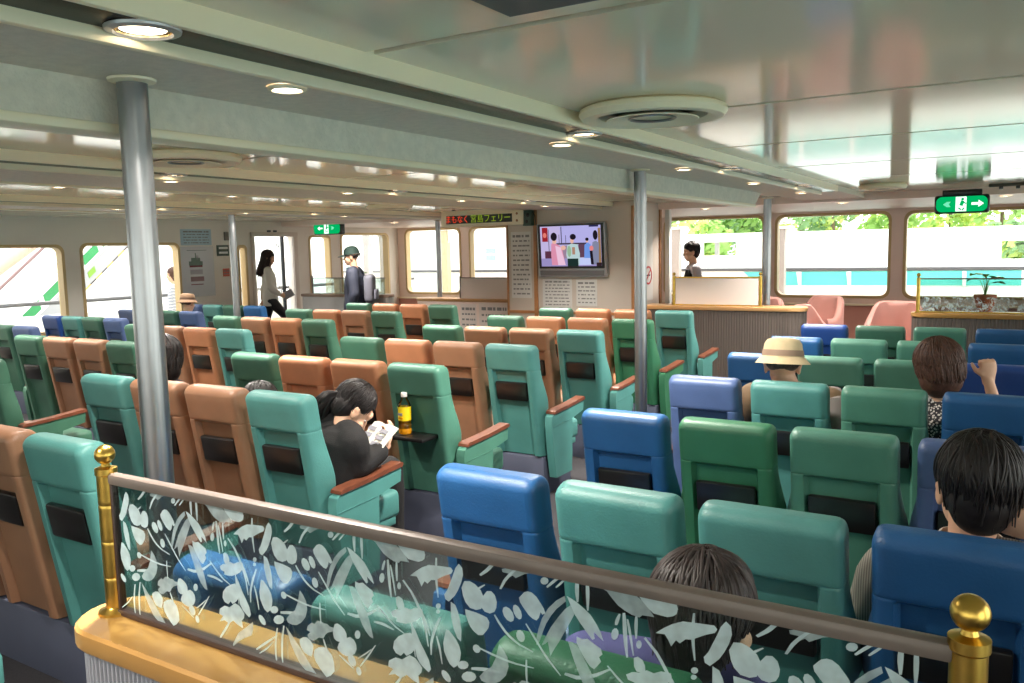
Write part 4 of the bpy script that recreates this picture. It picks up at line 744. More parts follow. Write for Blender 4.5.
# potted plants
M_terra = mat('terracotta', (196, 112, 80), 0.7); M_leaf = mat('fresh_green_leaf', (96, 150, 60), 0.5)
def plant(label, x, y, z, h, seed):
    rng = random.Random(seed)
    t = thing('potted_plant', label, 'plant', (x, y, z))
    m = MB(); m.lathe([(0.075, 0), (0.10, 0.16), (0.112, 0.16), (0.112, 0.20), (0.095, 0.20), (0.09, 0.17), (0.001, 0.17)], M_terra, n=20, cap=False); m.build('pot', t, True)
    m = MB(); st = MB()
    for k in range(7):
        a = rng.uniform(0, 2*PI); L = h*rng.uniform(0.5, 1.0); lean = rng.uniform(0.05, 0.35)
        pts = [Vector((math.cos(a)*lean*L*(s**1.5), math.sin(a)*lean*L*(s**1.5), 0.17+L*s)) for s in (0, 0.35, 0.7, 1)]
        st.tube(pts, [0.006, 0.005, 0.004, 0.003], M_leaf, 6)
        tip = pts[-1]; d = Vector((math.cos(a+rng.uniform(-.6,.6)), math.sin(a), 0.25+rng.uniform(-.3,.4))).normalized(); sd = d.cross(Vector((0,0,1))).normalized(); l = rng.uniform(0.12, 0.2); w = l*0.3
        q = [tip, tip+d*l*0.35+sd*w, tip+d*l*0.75+sd*w*0.7+Vector((0,0,-0.01)), tip+d*l+Vector((0,0,-0.05)), tip+d*l*0.75-sd*w*0.7+Vector((0,0,-0.01)), tip+d*l*0.35-sd*w, tip+d*l*0.5+Vector((0,0,-0.012))]
        m.add(q, [(0,1,6),(1,2,6),(2,3,6),(3,4,6),(4,5,6),(5,0,6)], M_leaf)
        q2 = [v+Vector((0,0,-0.004)) for v in q]; m.add(q2, [(0,6,1),(1,6,2),(2,6,3),(3,6,4),(4,6,5),(5,6,0)], M_leaf)
    st.build('stems', t, True); m.build('leaves', t)
t = thing('window_table', 'narrow ledge table under the left front window holding a potted plant', 'table', (-11.3, 12.7, floor_z(-11.3)))
m = MB(); m.box(-0.3, 0.3, -0.25, 0.25, 0.9, 0.94, M_wood, 0.008); m.build('table_top', t)
for sx in (-1, 1):
    for sy in (-1, 1):
        m = MB(); m.box(sx*0.26-0.02, sx*0.26+0.02, sy*0.21-0.02, sy*0.21+0.02, 0, 0.9, M_wood); m.build('leg', t)
plant('leafy plant in a terracotta pot on the ledge beside the capped man', -11.22, 12.62, floor_z(-11.3)+0.941, 0.34, 3)
t = thing('window_table', 'narrow ledge table behind the far etched glass holding a potted plant', 'table', (-0.33, 10.5, floor_z(-0.3)))
m = MB(); m.box(-0.3, 0.5, -0.2, 0.25, 0.96, 1.0, M_wood, 0.008); m.build('table_top', t)
for sx in (-0.26, 0.46):
    for sy in (-0.17, 0.21):
        m = MB(); m.box(sx-0.02, sx+0.02, sy-0.02, sy+0.02, 0, 0.96, M_wood); m.build('leg', t)
plant('leafy plant in a terracotta pot behind the far etched glass', -0.33, 10.5, floor_z(-0.3)+1.001, 0.26, 8)

# tea bottle on the folded-down tray
x, y, z = seat_xy('B', 4, 4)
t = thing('tea_bottle', 'plastic bottle of amber tea with a yellow label and white cap on the folded tray', 'bottle', (x-0.062, y+ysh(0.655)-0.055, z+0.6675)); t.scale = (1.22, 1.22, 1.18)
M_tea = mat('amber_tea', (214, 140, 20), 0.08, spec=0.6); M_pet = glass('clear_bottle_plastic', refl=1.2)
M_ylab = mat('yellow_label', (236, 204, 30), 0.4)
m = MB(); m.lathe([(0.028, 0), (0.031, 0.006), (0.031, 0.05), (0.029, 0.055), (0.031, 0.06), (0.031, 0.095), (0.0001, 0.095)], M_tea, n=24); m.build('tea', t, True)
m = MB(); m.lathe([(0.0325, 0.072), (0.0325, 0.142)], M_ylab, n=24, cap=False); m.build('label_band', t, True)
m = MB(); m.box(-0.016, 0.010, -0.0335, -0.031, 0.098, 0.112, M_ink); m.box(-0.012, 0.012, -0.0335, -0.031, 0.082, 0.09, M_tea); m.build('label_print', t)
m = MB(); m.lathe([(0.03, 0.001), (0.032, 0.06), (0.032, 0.142), (0.028, 0.158), (0.018, 0.178), (0.013, 0.188), (0.013, 0.196)], M_pet, n=24, cap=False); m.build('bottle_wall', t, True)
m = MB(); m.lathe([(0.0145, 0.19), (0.0155, 0.192), (0.0155, 0.21), (0.014, 0.213)], M_white, n=20); m.build('cap', t, True)
# ================================================================== people
M_skin = mat('skin', (226, 176, 146), 0.5, noise=0.05, nscale=12)
M_lip = mat('lip_skin', (176, 104, 96), 0.45)
M_eye = mat('eye_dark', (36, 28, 26), 0.2)
M_eyew = mat('eye_white', (228, 224, 218), 0.3)
def hairmat(name, rgb): return mat(name, rgb, 0.46, noise=0.35, nscale=70, spec=0.35)
H_black = hairmat('black_hair', (34, 28, 28)); H_brown = hairmat('dark_brown_hair', (82, 54, 44)); H_ash = hairmat('ash_brown_hair', (56, 46, 44)); H_grey = hairmat('grey_black_hair', (74, 66, 62))

def remesh(mb, name, voxel, m, it=5, parent=None):
    o = bpy.data.objects.new(name+'_tmp', mb.mesh(name)); COL.objects.link(o)
    r = o.modifiers.new('r', 'REMESH'); r.mode = 'VOXEL'; r.voxel_size = voxel; r.use_smooth_shade = True
    s = o.modifiers.new('s', 'SMOOTH'); s.factor = 0.5; s.iterations = it
    dg = bpy.context.evaluated_depsgraph_get(); me = bpy.data.meshes.new_from_object(o.evaluated_get(dg)); me.name = name
    bpy.data.objects.remove(o); me.materials.clear(); me.materials.append(m)
    for p in me.polygons: p.material_index = 0; p.use_smooth = True
    ob = bpy.data.objects.new(name, me); COL.objects.link(ob)
    if parent is not None: ob.parent = parent
    return ob
def etube(mb, pts, rx, ry, axis, m, n=16):
    """elliptical tube through pts; rx along axis"""
    pts = [Vector(p) for p in pts]; axis = Vector(axis).normalized(); vs = []; fs = []; N = len(pts)
    for i, p in enumerate(pts):
        d = (pts[min(i+1, N-1)] - pts[max(i-1, 0)]).normalized(); a = (axis - d*axis.dot(d)).normalized(); b = d.cross(a)
        for k in range(n):
            t = 2*PI*k/n; vs.append(p + a*(rx[i]*math.cos(t)) + b*(ry[i]*math.sin(t)))
    for i in range(N-1):
        for k in range(n): fs.append((i*n+k, i*n+(k+1)%n, (i+1)*n+(k+1)%n, (i+1)*n+k))
    fs.append(list(range(n-1,-1,-1))); fs.append([(N-1)*n+k for k in range(n)])
    mb.add(vs, fs, m)
def capsule(mb, a, b, r0, r1, m, bulge=1.08, n=12):
    a, b = Vector(a), Vector(b); d = (b-a); L = d.length; d = d/L
    pts = [a-d*r0*0.8, a-d*r0*0.4, a, a.lerp(b, 0.3), a.lerp(b, 0.7), b, b+d*r1*0.4, b+d*r1*0.8]
    mb.tube(pts, [r0*0.5, r0*0.88, r0, (r0*0.7+r1*0.3)*bulge, (r0*0.3+r1*0.7)*1.0, r1, r1*0.88, r1*0.5], m, n)
def hand(mb, w, d, nrm, curl, side, m, s=1.0):
    """wrist w, pointing d, palm normal nrm (palm faces it), curl 0..1"""
    w = Vector(w); d = Vector(d).normalized(); nrm = Vector(nrm); nrm = (nrm - d*nrm.dot(d)).normalized(); sd = d.cross(nrm)*side
    etube(mb, [w-d*0.02*s, w+d*0.02*s, w+d*0.055*s, w+d*0.09*s], [0.026*s, 0.034*s, 0.041*s, 0.038*s], [0.022*s, 0.018*s, 0.016*s, 0.012*s], sd, m, 14)
    for k, (off, L) in enumerate(((-0.029, 0.062), (-0.010, 0.074), (0.010, 0.078), (0.029, 0.070))):
        p = w + d*0.085*s + sd*off*s; v = d.copy(); pts = [p-d*0.012*s, p]; ang = curl*(1.0+0.06*(k-1.5))
        for seg, fr in enumerate((0.45, 0.32, 0.23)):
            R = Matrix.Rotation(ang*1.25*(1.0 if seg else 0.85), 3, d.cross(nrm)); v = (R @ v)
            p = p + v*L*fr*s; pts.append(p)
        mb.tube(pts, [0.0098*s, 0.0100*s, 0.0090*s, 0.0082*s, 0.0062*s], m, 8)
    p = w + d*0.03*s + sd*0.03*s; v1 = (d*0.6+sd*0.75+nrm*0.35).normalized(); v2 = (d*0.85+sd*0.2+nrm*(0.3+0.5*curl)).normalized()
    mb.tube([p-v1*0.01*s, p+v1*0.03*s, p+v1*0.03*s+v2*0.028*s, p+v1*0.03*s+v2*0.052*s], [0.014*s, 0.0125*s, 0.0105*s, 0.007*s], m, 8)
def headmat(c, yaw, pitch, roll=0.0, s=1.0):
    # yaw: 0 faces +Y, positive turns to the left (towards -X); pitch positive looks down
    R = Matrix.Rotation(yaw, 3, 'Z') @ Matrix.Rotation(-pitch, 3, 'X') @ Matrix.Rotation(roll, 3, 'Y')
    return Vector(c), R, s
def hl(hm, p): return hm[0] + hm[1] @ (Vector(p)*hm[2])
def head(mb, hm, neck, m):
    c, R, s = hm[:3]
    def e(p, r): mb.ell(hl(hm, p), [q*s for q in r], m, 18, 12, rot=R)
    e((0, -0.012, 0.03), (0.075, 0.094, 0.092)); e((0, 0.03, -0.035), (0.060, 0.062, 0.075)); e((0, 0.055, -0.088), (0.030, 0.03, 0.026))
    e((0, 0.075, 0.035), (0.05, 0.022, 0.03)); e((0, 0.095, -0.012), (0.010, 0.014, 0.026)); e((0, 0.103, -0.026), (0.0145, 0.016, 0.011))
    for sx in (-1, 1):
        e((sx*0.038, 0.062, -0.03), (0.022, 0.022, 0.022)); e((sx*0.076, -0.008, -0.012), (0.010, 0.022, 0.033)); e((sx*0.079, -0.014, 0.004), (0.012, 0.018, 0.016))
    e((0, 0.088, -0.062), (0.02, 0.012, 0.012))
    nb = Vector(neck); top = hl(hm, (0, -0.012, -0.04)); mb.tube([nb - Vector((0,0,0.04)), nb, nb.lerp(top, 0.5), top], [0.066, 0.058, 0.052*s, 0.054*s], m, 14)
def face(hm, parent):
    for sx in (-1, 1):
        b = MB(); b.ell(hl(hm, (sx*0.028, 0.073, 0.004)), (0.010*hm[2], 0.0085*hm[2], 0.006*hm[2]), M_eyew, 12, 8, rot=hm[1]); b.ell(hl(hm, (sx*0.028, 0.0785, 0.004)), (0.006, 0.004, 0.006), M_eye, 10, 6, rot=hm[1])
        b.ell(hl(hm, (sx*0.032, 0.087, 0.026)), (0.017, 0.005, 0.003), M_eye, 10, 6, rot=hm[1]); b.build('eye', parent, True)
    b = MB(); b.ell(hl(hm, (0, 0.098, -0.061)), (0.020*hm[2], 0.006, 0.0045), M_lip, 12, 6, rot=hm[1]); b.ell(hl(hm, (0, 0.096, -0.068)), (0.016*hm[2], 0.006, 0.005), M_lip, 12, 6, rot=hm[1]); b.build('lips', parent, True)
def hair(hm, style, m, parent, seed=1, n=420):
    rng = random.Random(seed); c, R, s = hm[:3]; mb = MB()
    def e(p, r): mb.ell(hl(hm, p), [q*s for q in r], m, 20, 14, rot=R)
    e((0, -0.024, 0.046), (0.086, 0.098, 0.094))
    e((0, -0.05, -0.005), (0.078, 0.07, 0.078))
    if style in ('bob', 'long'): e((0, -0.035, -0.04), (0.092, 0.075, 0.085)); e((0, -0.04, 0.04), (0.094, 0.098, 0.094))
    if style == 'short': e((0, -0.054, -0.038), (0.064, 0.05, 0.055)); e((0, 0.01, 0.075), (0.076, 0.082, 0.066))
    if style == 'under': mb = MB(); e((0, -0.04, 0.015), (0.081, 0.066, 0.052))
    o = remesh(mb, 'hair', 0.0065, m, 4, parent)
    st = MB(); Rx, Ry, Rz = (0.097, 0.110, 0.106) if style in ('bob', 'long') else (0.091, 0.105, 0.103); cen = (0, -0.024, 0.042)
    for _ in range(n):
        a = rng.uniform(-PI, PI); f = math.cos(a)          # f: +1 front, -1 back
        t0 = rng.uniform(2, 55) if style != 'under' else rng.uniform(92, 100)
        te_ = 72 if f > 0.55 else (102 if f > -0.1 else 100)
        if style == 'under': te_ = 104 if f > -0.1 else 112
        if style == 'under' and f > 0.45: continue
        if style in ('bob', 'long'): te_ = 78 if f > 0.7 else 100
        te_ += rng.uniform(-8, 8); pts = []; rr = []
        k = 9; bo = rng.uniform(-0.006, 0.0035); tw = rng.uniform(-0.3, 0.3)
        for i in range(k+1):
            th = math.radians(t0 + (te_-t0)*i/k); aa = a + tw*i/k
            q = 1.0 + bo/0.09
            pts.append(Vector((cen[0]+Rx*q*math.sin(th)*math.sin(aa), cen[1]+Ry*q*math.sin(th)*math.cos(aa), cen[2]+Rz*q*math.cos(th)))); rr.append(0.0042*(0.5+0.6*math.sin(PI*min(1, (i+1)/k*0.8)))*(1-0.6*(i/k)**3))
        if style in ('bob', 'long') and f < 0.7:
            L = (0.055 if style == 'bob' else 0.30 + 0.05*rng.random()) + rng.uniform(-.01, .01)
            last = pts[-1]; 
            for i in range(1, 5):
                inn = 0.12*i/4 if style == 'bob' else 0.10
                pts.append(Vector((last.x*(1-inn), last.y*(1-inn)-0.004*i, last.z - L*i/4))); rr.append(0.0075*(1-0.16*i))
        if style in ('short', 'pony') and f < -0.1:
            last = pts[-1]; L = rng.uniform(0.045, 0.085)*min(1, 0.35-f)
            for i in range(1, 5): pts.append(Vector((last.x*(1-0.05*i), last.y*(1-0.055*i), last.z-L*i/4))); rr.append(0.0042*(1-0.17*i))
        jq = {'under': 0.0, 'long': 0.3, 'bob': 0.45}.get(style, 1.0); jt = Matrix.Rotation(rng.gauss(0, 0.10)*jq, 3, 'X') @ Matrix.Rotation(rng.gauss(-0.06, 0.12)*jq, 3, 'Y'); cv = Vector(cen)
        st.tube([hl(hm, cv + jt @ (Vector(p)-cv)) for p in pts], [r*s for r in rr], m, 5)
    if style == 'pony':
        b = hl(hm, (0, -0.115, 0.0)); 
        for _ in range(40):
            o1 = Vector((rng.uniform(-.02,.02), rng.uniform(-.02,.02), rng.uniform(-.02,.02))); dn = hm[3] if len(hm) > 3 else Vector((0,-0.05,-0.2))
            st.tube([b+o1*0.4, b+o1+dn*0.25+R@Vector((0,-0.03,0.0)), b+o1*1.6+dn*0.6+R@Vector((0,-0.03,0)), b+o1*1.2+dn], [0.009, 0.012, 0.011, 0.004], m, 6)
    if style == 'long':
        for _ in range(50):
            a = rng.uniform(PI*0.35, PI*1.65); x, y = 0.075*math.sin(a), -0.03+0.065*math.cos(a)
            st.tube([hl(hm, (x, y, 0.02)), hl(hm, (x*1.05, y-0.01, -0.1)), hl(hm, (x*1.0, y-0.012, -0.2)), hl(hm, (x*0.8, y-0.01, -0.32+rng.uniform(-.04,.04)))], [0.012, 0.016, 0.016, 0.006], m, 6)
    w = st.build('hair_strands', o, True, angle=80)
    return o
def body(parent, J, hm, hands=(), vox=0.007, sh=None, thin=1.0, m=None):
    mb = MB(); m = m or M_skin; k = thin
    ax = (Vector(J['shR'])-Vector(J['shL'])).normalized(); pel, ch, nk = Vector(J['pel']), Vector(J['ch']), Vector(J['nk'])
    etube(mb, [pel-Vector((0,0,0.09)), pel, pel.lerp(ch, 0.5), ch, ch.lerp(nk, 0.6), nk], [0.13*k, 0.155*k, 0.128*k, 0.155*k, 0.13*k, 0.055], [0.09, 0.105*k, 0.092*k, 0.105*k, 0.085*k, 0.05], ax, m, 18)
    for s in 'LR':
        capsule(mb, J['sh'+s], J['el'+s], 0.05*k, 0.037*k, m); capsule(mb, J['el'+s], J['wr'+s], 0.038*k, 0.026*k, m)
        capsule(mb, J['hp'+s], J['kn'+s], 0.078*k, 0.052*k, m); capsule(mb, J['kn'+s], J['an'+s], 0.054*k, 0.035*k, m)
        a = Vector(J['an'+s]); f = Vector(J['ft'+s]) - a; mb.tube([a-f*0.25+Vector((0,0,-0.03)), a+f*0.3+Vector((0,0,-0.035)), a+f+Vector((0,0,-0.045))], [0.032, 0.036, 0.024], m, 10)
        capsule(mb, Vector(J['sh'+s]).lerp(nk, 0.75)+Vector((0,0,-0.01)), J['sh'+s], 0.05, 0.05*k, m)
    for h in hands: hand(mb, *h[:5], m, *(h[5:] or (1.0,)))
    head(mb, hm, J['nk'], m)
    return remesh(mb, 'body', vox, m, 3, parent)
def shirt(parent, J, m, sleeve=1.0, infl=0.018, name='shirt', vox=0.011, hem=0.08, thin=1.0, wide=1.0):
    mb = MB(); k = thin
    ax = (Vector(J['shR'])-Vector(J['shL'])).normalized(); pel, ch, nk = Vector(J['pel']), Vector(J['ch']), Vector(J['nk'])
    dn = (pel-ch).normalized()
    etube(mb, [pel+dn*hem, pel, pel.lerp(ch, 0.5), ch, ch.lerp(nk, 0.55), nk-(nk-ch).normalized()*0.005], [(0.155*k+infl)*wide, (0.16*k+infl)*wide, 0.14*k+infl*1.4, 0.16*k+infl, 0.135*k+infl, 0.066], [0.115*k+infl]*2+[0.102*k+infl, 0.11*k+infl, 0.09*k+infl, 0.062], ax, m, 20)
    for s in 'LR':
        e = Vector(J['el'+s]); a = Vector(J['sh'+s])
        capsule(mb, a.lerp(nk, 0.72)+Vector((0,0,-0.012)), a, 0.055+infl*0.6, 0.052*k+infl, m)
        if sleeve < 1: capsule(mb, a, a.lerp(e, sleeve*0.9), 0.054*k+infl, 0.05*k+infl, m)
        else:
            capsule(mb, a, e, 0.054*k+infl, 0.042*k+infl*0.9, m)
            if sleeve > 1: w = Vector(J['wr'+s]); capsule(mb, e, e.lerp(w, (sleeve-1)*0.9), 0.043*k+infl*0.9, 0.033*k+infl*0.8, m)
    return remesh(mb, name, vox, m, 4, parent)
def trousers(parent, J, m, name='trousers', infl=0.014, vox=0.012):
    mb = MB(); pel = Vector(J['pel']); ax = (Vector(J['hpR'])-Vector(J['hpL'])).normalized(); up = (Vector(J['ch'])-pel).normalized()
    etube(mb, [pel-up*0.10, pel-up*0.04, pel+up*0.06], [0.14+infl, 0.16+infl, 0.145+infl], [0.10+infl, 0.11+infl, 0.10+infl], ax, m, 18)
    for s in 'LR':
        capsule(mb, J['hp'+s], J['kn'+s], 0.084+infl, 0.058+infl, m); capsule(mb, J['kn'+s], Vector(J['kn'+s]).lerp(Vector(J['an'+s]), 0.93), 0.058+infl, 0.043+infl, m)
    return remesh(mb, name, vox, m, 4, parent)
def shoes(parent, J, m):
    for s in 'LR':
        a = Vector(J['an'+s]); f = Vector(J['ft'+s]) - a; mb = MB(); g = Vector((f.x, f.y, 0))
        mb.tube([a-g*0.35+Vector((0,0,-0.045)), a+Vector((0,0,-0.035)), a+g*0.5+Vector((0,0,-0.05)), a+g*1.1+Vector((0,0,-0.06))], [0.03, 0.046, 0.044, 0.03], m, 12, sy=0.9)
        mb.build('shoe', parent, True)
def sit(x, y, z, dx=0.0, dy=0.0, head=None, w=0.19):
    """a person in the ferry seat whose back stands at (x, y, z), facing +Y"""
    P = lambda a, b, c: Vector((x+a, y+b, z+c))
    J = dict(pel=P(0, 0.345, 0.585), ch=P(dx*0.55, 0.31+dy*0.5, 0.84), nk=P(dx*0.85, 0.315+dy*0.9, 1.0))
    for s, q in (('L', -1), ('R', 1)):
        J['sh'+s] = P(dx*0.75+q*w, 0.31+dy*0.8, 0.945); J['el'+s] = P(dx*0.5+q*(w+0.05), 0.40+dy*0.5, 0.70); J['wr'+s] = P(q*0.13, 0.60, 0.64)
        J['hp'+s] = P(q*0.09, 0.37, 0.56); J['kn'+s] = P(q*0.10, 0.74, 0.56); J['an'+s] = P(q*0.10, 0.76, 0.12); J['ft'+s] = P(q*0.11, 0.90, 0.06)
    return J
def lap_hands(J): return [(J['wr'+s], (0.1*q, 0.9, -0.25), (0, -0.2, -1), 0.45, -q) for s, q in (('L', -1), ('R', 1))]
def stand(x, y, z, H, yaw, stride=0.0, w=0.113):
    R = Matrix.Rotation(yaw, 3, 'Z'); P = lambda a, b, c: Vector((x, y, z)) + R @ Vector((a*H, b*H, c*H))
    J = dict(pel=P(0, 0, 0.53), ch=P(0, -0.005, 0.70), nk=P(0, -0.008, 0.825))
    for s, q in (('L', -1), ('R', 1)):
        J['sh'+s] = P(q*w, -0.008, 0.795); J['el'+s] = P(q*(w+0.025), -0.02, 0.625); J['wr'+s] = P(q*(w+0.02), 0.045, 0.485)
        J['hp'+s] = P(q*0.05, 0, 0.51); J['kn'+s] = P(q*0.05, 0.02+q*stride*0.5, 0.285); J['an'+s] = P(q*0.05, q*stride, 0.052); J['ft'+s] = P(q*0.055, q*stride+0.085, 0.03)
    return J, P, R
def person(label, base, group=None): 
    return thing('person', label, 'person', base, 0, group)
def unparent_shift(t):
    # children are modelled in world space; keep them there under the Empty
    for c in list(t.children): c.matrix_parent_inverse = Matrix.Translation(-Vector(t.location))
def cap_hat(parent, hm, m, band, brim, name='hat'):
    c, R, s = hm[:3]; mb = MB(); n = 36; rows = []
    def ring(rx, ry, z, tilt=0): return [hl(hm, (rx*math.cos(2*PI*k/n), -0.012+ry*math.sin(2*PI*k/n), z)) for k in range(n)]
    vs = []; fs = []
    prof = ([(0.004, 0.132), (0.05, 0.131), (0.076, 0.124), (0.090, 0.105), (0.097, 0.065), (0.102, 0.043)] if brim == 'bucket' else [(0.004, 0.146), (0.03, 0.144), (0.058, 0.133), (0.08, 0.112), (0.094, 0.082), (0.1, 0.05)]) + ([(0.104, 0.042), (0.118, 0.026), (0.132, 0.010), (0.134, 0.008), (0.131, 0.007), (0.116, 0.021), (0.1, 0.036)] if brim == 'bucket' else [(0.1, 0.03), (0.097, 0.03)])
    for r, z in prof: vs += ring(r*0.96, r*1.10, z)
    k_ = len(prof)
    for i in range(k_-1):
        for k in range(n): fs.append((i*n+k, i*n+(k+1)%n, (i+1)*n+(k+1)%n, (i+1)*n+k))
    fs.append(list(range(n))); mb.add(vs, fs, m)
    if brim == 'cap':
        P = []; 
        for i in range(13):
            a = math.radians(25+130*i/12); P.append((0.094*math.cos(a), -0.012+0.108*math.sin(a)))
        Q = [(0.088*math.cos(math.radians(15+150*i/12)), 0.055+0.125*math.sin(math.radians(15+150*i/12))) for i in range(13)]
        v2 = [hl(hm, (a, b, 0.04)) for a, b in P] + [hl(hm, (a, b, 0.022)) for a, b in Q] + [hl(hm, (a, b, 0.034)) for a, b in P] + [hl(hm, (a, b, 0.016)) for a, b in Q]
        f2 = []
        for i in range(12): f2 += [(i, i+1, 14+i, 13+i), (26+i, 39+i, 40+i, 27+i), (13+i, 14+i, 40+i, 39+i)]
        mb.add(v2, f2, m)
    o = mb.build(name, parent, True, angle=50)
    if band:
        b = MB(); vs = []; fs = []
        for r, z in ((0.1015, 0.046), (0.1005, 0.05), (0.0975, 0.068), (0.096, 0.074)): vs += [hl(hm, ((r*0.96+0.0015)*math.cos(2*PI*k/n), -0.012+(r*1.10+0.0015)*math.sin(2*PI*k/n), z)) for k in range(n)]
        for i in range(3):
            for k in range(n): fs.append((i*n+k, i*n+(k+1)%n, (i+1)*n+(k+1)%n, (i+1)*n+k))
        b.add(vs, fs, band); b.build('hat_band', o, True)
    return o

M_blackcloth = mat('black_knit', (26, 24, 25), 0.85, bump=0.3, bscale=220)
M_brownj = mat('brown_jacket', (104, 82, 58), 0.8, noise=0.08, nscale=20)
M_greyv = mat('grey_vest', (138, 128, 124), 0.8)
M_pants = mat('dark_trousers', (34, 34, 40), 0.8)
M_shoe = mat('dark_shoe', (30, 28, 28), 0.5)
def weave(name, a, b, scale):
    m = bpy.data.materials.new(name); m.use_nodes = True; nt = m.node_tree; p = nt.nodes['Principled BSDF']; p.inputs['Roughness'].default_value = 0.8
    tc = nt.nodes.new('ShaderNodeTexCoord'); v = nt.nodes.new('ShaderNodeTexVoronoi'); v.inputs['Scale'].default_value = scale; v.feature = 'F1'
    r = nt.nodes.new('ShaderNodeValToRGB'); r.color_ramp.interpolation = 'CONSTANT'; r.color_ramp.elements[1].position = 0.42; r.color_ramp.elements[0].color = (*lin(a), 1); r.color_ramp.elements[1].color = (*lin(b), 1)
    nt.links.new(tc.outputs['Object'], v.inputs['Vector']); nt.links.new(v.outputs['Distance'], r.inputs['Fac']); nt.links.new(r.outputs['Color'], p.inputs['Base Color']); return m
def stripes(name, a, b, scale, axis):
    m = bpy.data.materials.new(name); m.use_nodes = True; nt = m.node_tree; p = nt.nodes['Principled BSDF']; p.inputs['Roughness'].default_value = 0.8
    tc = nt.nodes.new('ShaderNodeTexCoord'); v = nt.nodes.new('ShaderNodeTexWave'); v.inputs['Scale'].default_value = scale; v.bands_direction = axis
    r = nt.nodes.new('ShaderNodeValToRGB'); r.color_ramp.interpolation = 'CONSTANT'; r.color_ramp.elements[1].position = 0.5; r.color_ramp.elements[0].color = (*lin(a), 1); r.color_ramp.elements[1].color = (*lin(b), 1)
    nt.links.new(tc.outputs['Object'], v.inputs['Vector']); nt.links.new(v.outputs['Fac'], r.inputs['Fac']); nt.links.new(r.outputs['Color'], p.inputs['Base Color']); return m
V = Vector
# --- woman reading in the aisle seat
x, y, z = seat_xy('B', 5, 4)
t = person('person in black jacket with a ponytail bent over an open book in the aisle seat', (x, y+0.75, floor_z(x)))
J = sit(x, y, z)
J.update(pel=V((-3.0, 3.09, 0.64)), ch=V((-2.95, 3.12, 0.83)), nk=V((-2.95, 3.145, 0.915)), shL=V((-3.11, 3.17, 0.91)), shR=V((-2.82, 3.07, 0.86)), elL=V((-3.12, 3.34, 0.72)), wrL=V((-2.95, 3.37, 0.79)), elR=V((-2.83, 3.10, 0.72)), wrR=V((-2.80, 3.27, 0.775)))
hm = headmat((-2.94, 3.205, 0.985), math.radians(-28), math.radians(50), 0.0, 1.06) + (V((-0.10, -0.03, -0.13)),)
body(t, J, hm, [(J['wrR'], (-0.05, 0.5, 0.6), (-0.8, 0.1, 0.2), 0.5, -1), (J['wrL'], (0.5, 0.4, 0.3), (0.3, 0.6, 0.6), 0.5, 1)], 0.006)
hair(hm, 'pony', H_black, t, 3, 420); face(hm, t)
shirt(t, J, M_blackcloth, 1.95, 0.026, 'jacket', 0.010, 0.05); trousers(t, J, M_blackcloth); shoes(t, J, M_shoe); unparent_shift(t)
t = thing('paperback_book', 'open paperback held by the woman in the black jacket', 'book', (-2.87, 3.30, 0.83)); t.scale = (1.15, 1.15, 1.15); t.rotation_euler = (math.radians(42), math.radians(0), math.radians(-20))
M_page = mat('book_page', (232, 228, 216), 0.6)
for sx, nm in ((-1, 'left_page'), (1, 'right_page')):
    m = MB(); pr_ = [(0, 0)]; top = []; N = 8
    for i in range(N+1):
        u = i/N; top.append((sx*0.105*u, 0.014*math.sin(PI*min(1, u*1.1))*(1-0.3*u)))
    poly = top + [(a, b-0.006) for a, b in reversed(top)]
    m.prism([(a, b) for a, b in poly], -0.075, 0.075, M_page, 'y'); o = m.build('page_block', t, True)
    b = MB()
    for k in range(3): b.box(sx*0.02 if sx > 0 else -0.085, 0.085 if sx > 0 else -0.02, -0.05+k*0.035, -0.035+k*0.035+0.006, 0.0145, 0.0155, mat('book_print', (150, 150, 160), 0.7))
    b.build('printed_picture', o)
# --- woman with long dark hair half hidden by the nearest pole
x, y, z = seat_xy('B', 5, 1); J = sit(x, y, z, 0.09, 0.06)
t = person('person with long dark hair seated behind the nearest steel pole', (x, y+0.75, floor_z(x)))
hm = headmat((x+0.09, y+0.37, z+1.125), math.radians(38), 0.1, 0, 1.12); body(t, J, hm, lap_hands(J), 0.009); hair(hm, 'bob', H_black, t, 5); face(hm, t); shirt(t, J, mat('charcoal_knit', (60, 52, 56), 0.85), 1.9, vox=0.013); trousers(t, J, M_pants); shoes(t, J, M_shoe); unparent_shift(t)
# --- slouching passenger, only the top of the head shows
x, y, z = seat_xy('B', 5, 3); J = sit(x, y, z, -0.05, 0.1)
for k in J: J[k] = J[k] + V((0, 0.06, -0.10)) if k in ('ch', 'nk', 'shL', 'shR', 'elL', 'elR') else J[k]
t = person('slouching person, only the brown hair showing between the tan and teal seats', (x, y+0.75, floor_z(x)))
hm = headmat((x-0.06, y+0.40, z+0.90), 0.6, 0.35, 0, 1.05); body(t, J, hm, lap_hands(J), 0.009); hair(hm, 'short', H_black, t, 6); shirt(t, J, mat('maroon_knit', (92, 60, 58), 0.85), 1.9, vox=0.013); trousers(t, J, M_pants); shoes(t, J, M_shoe); unparent_shift(t)
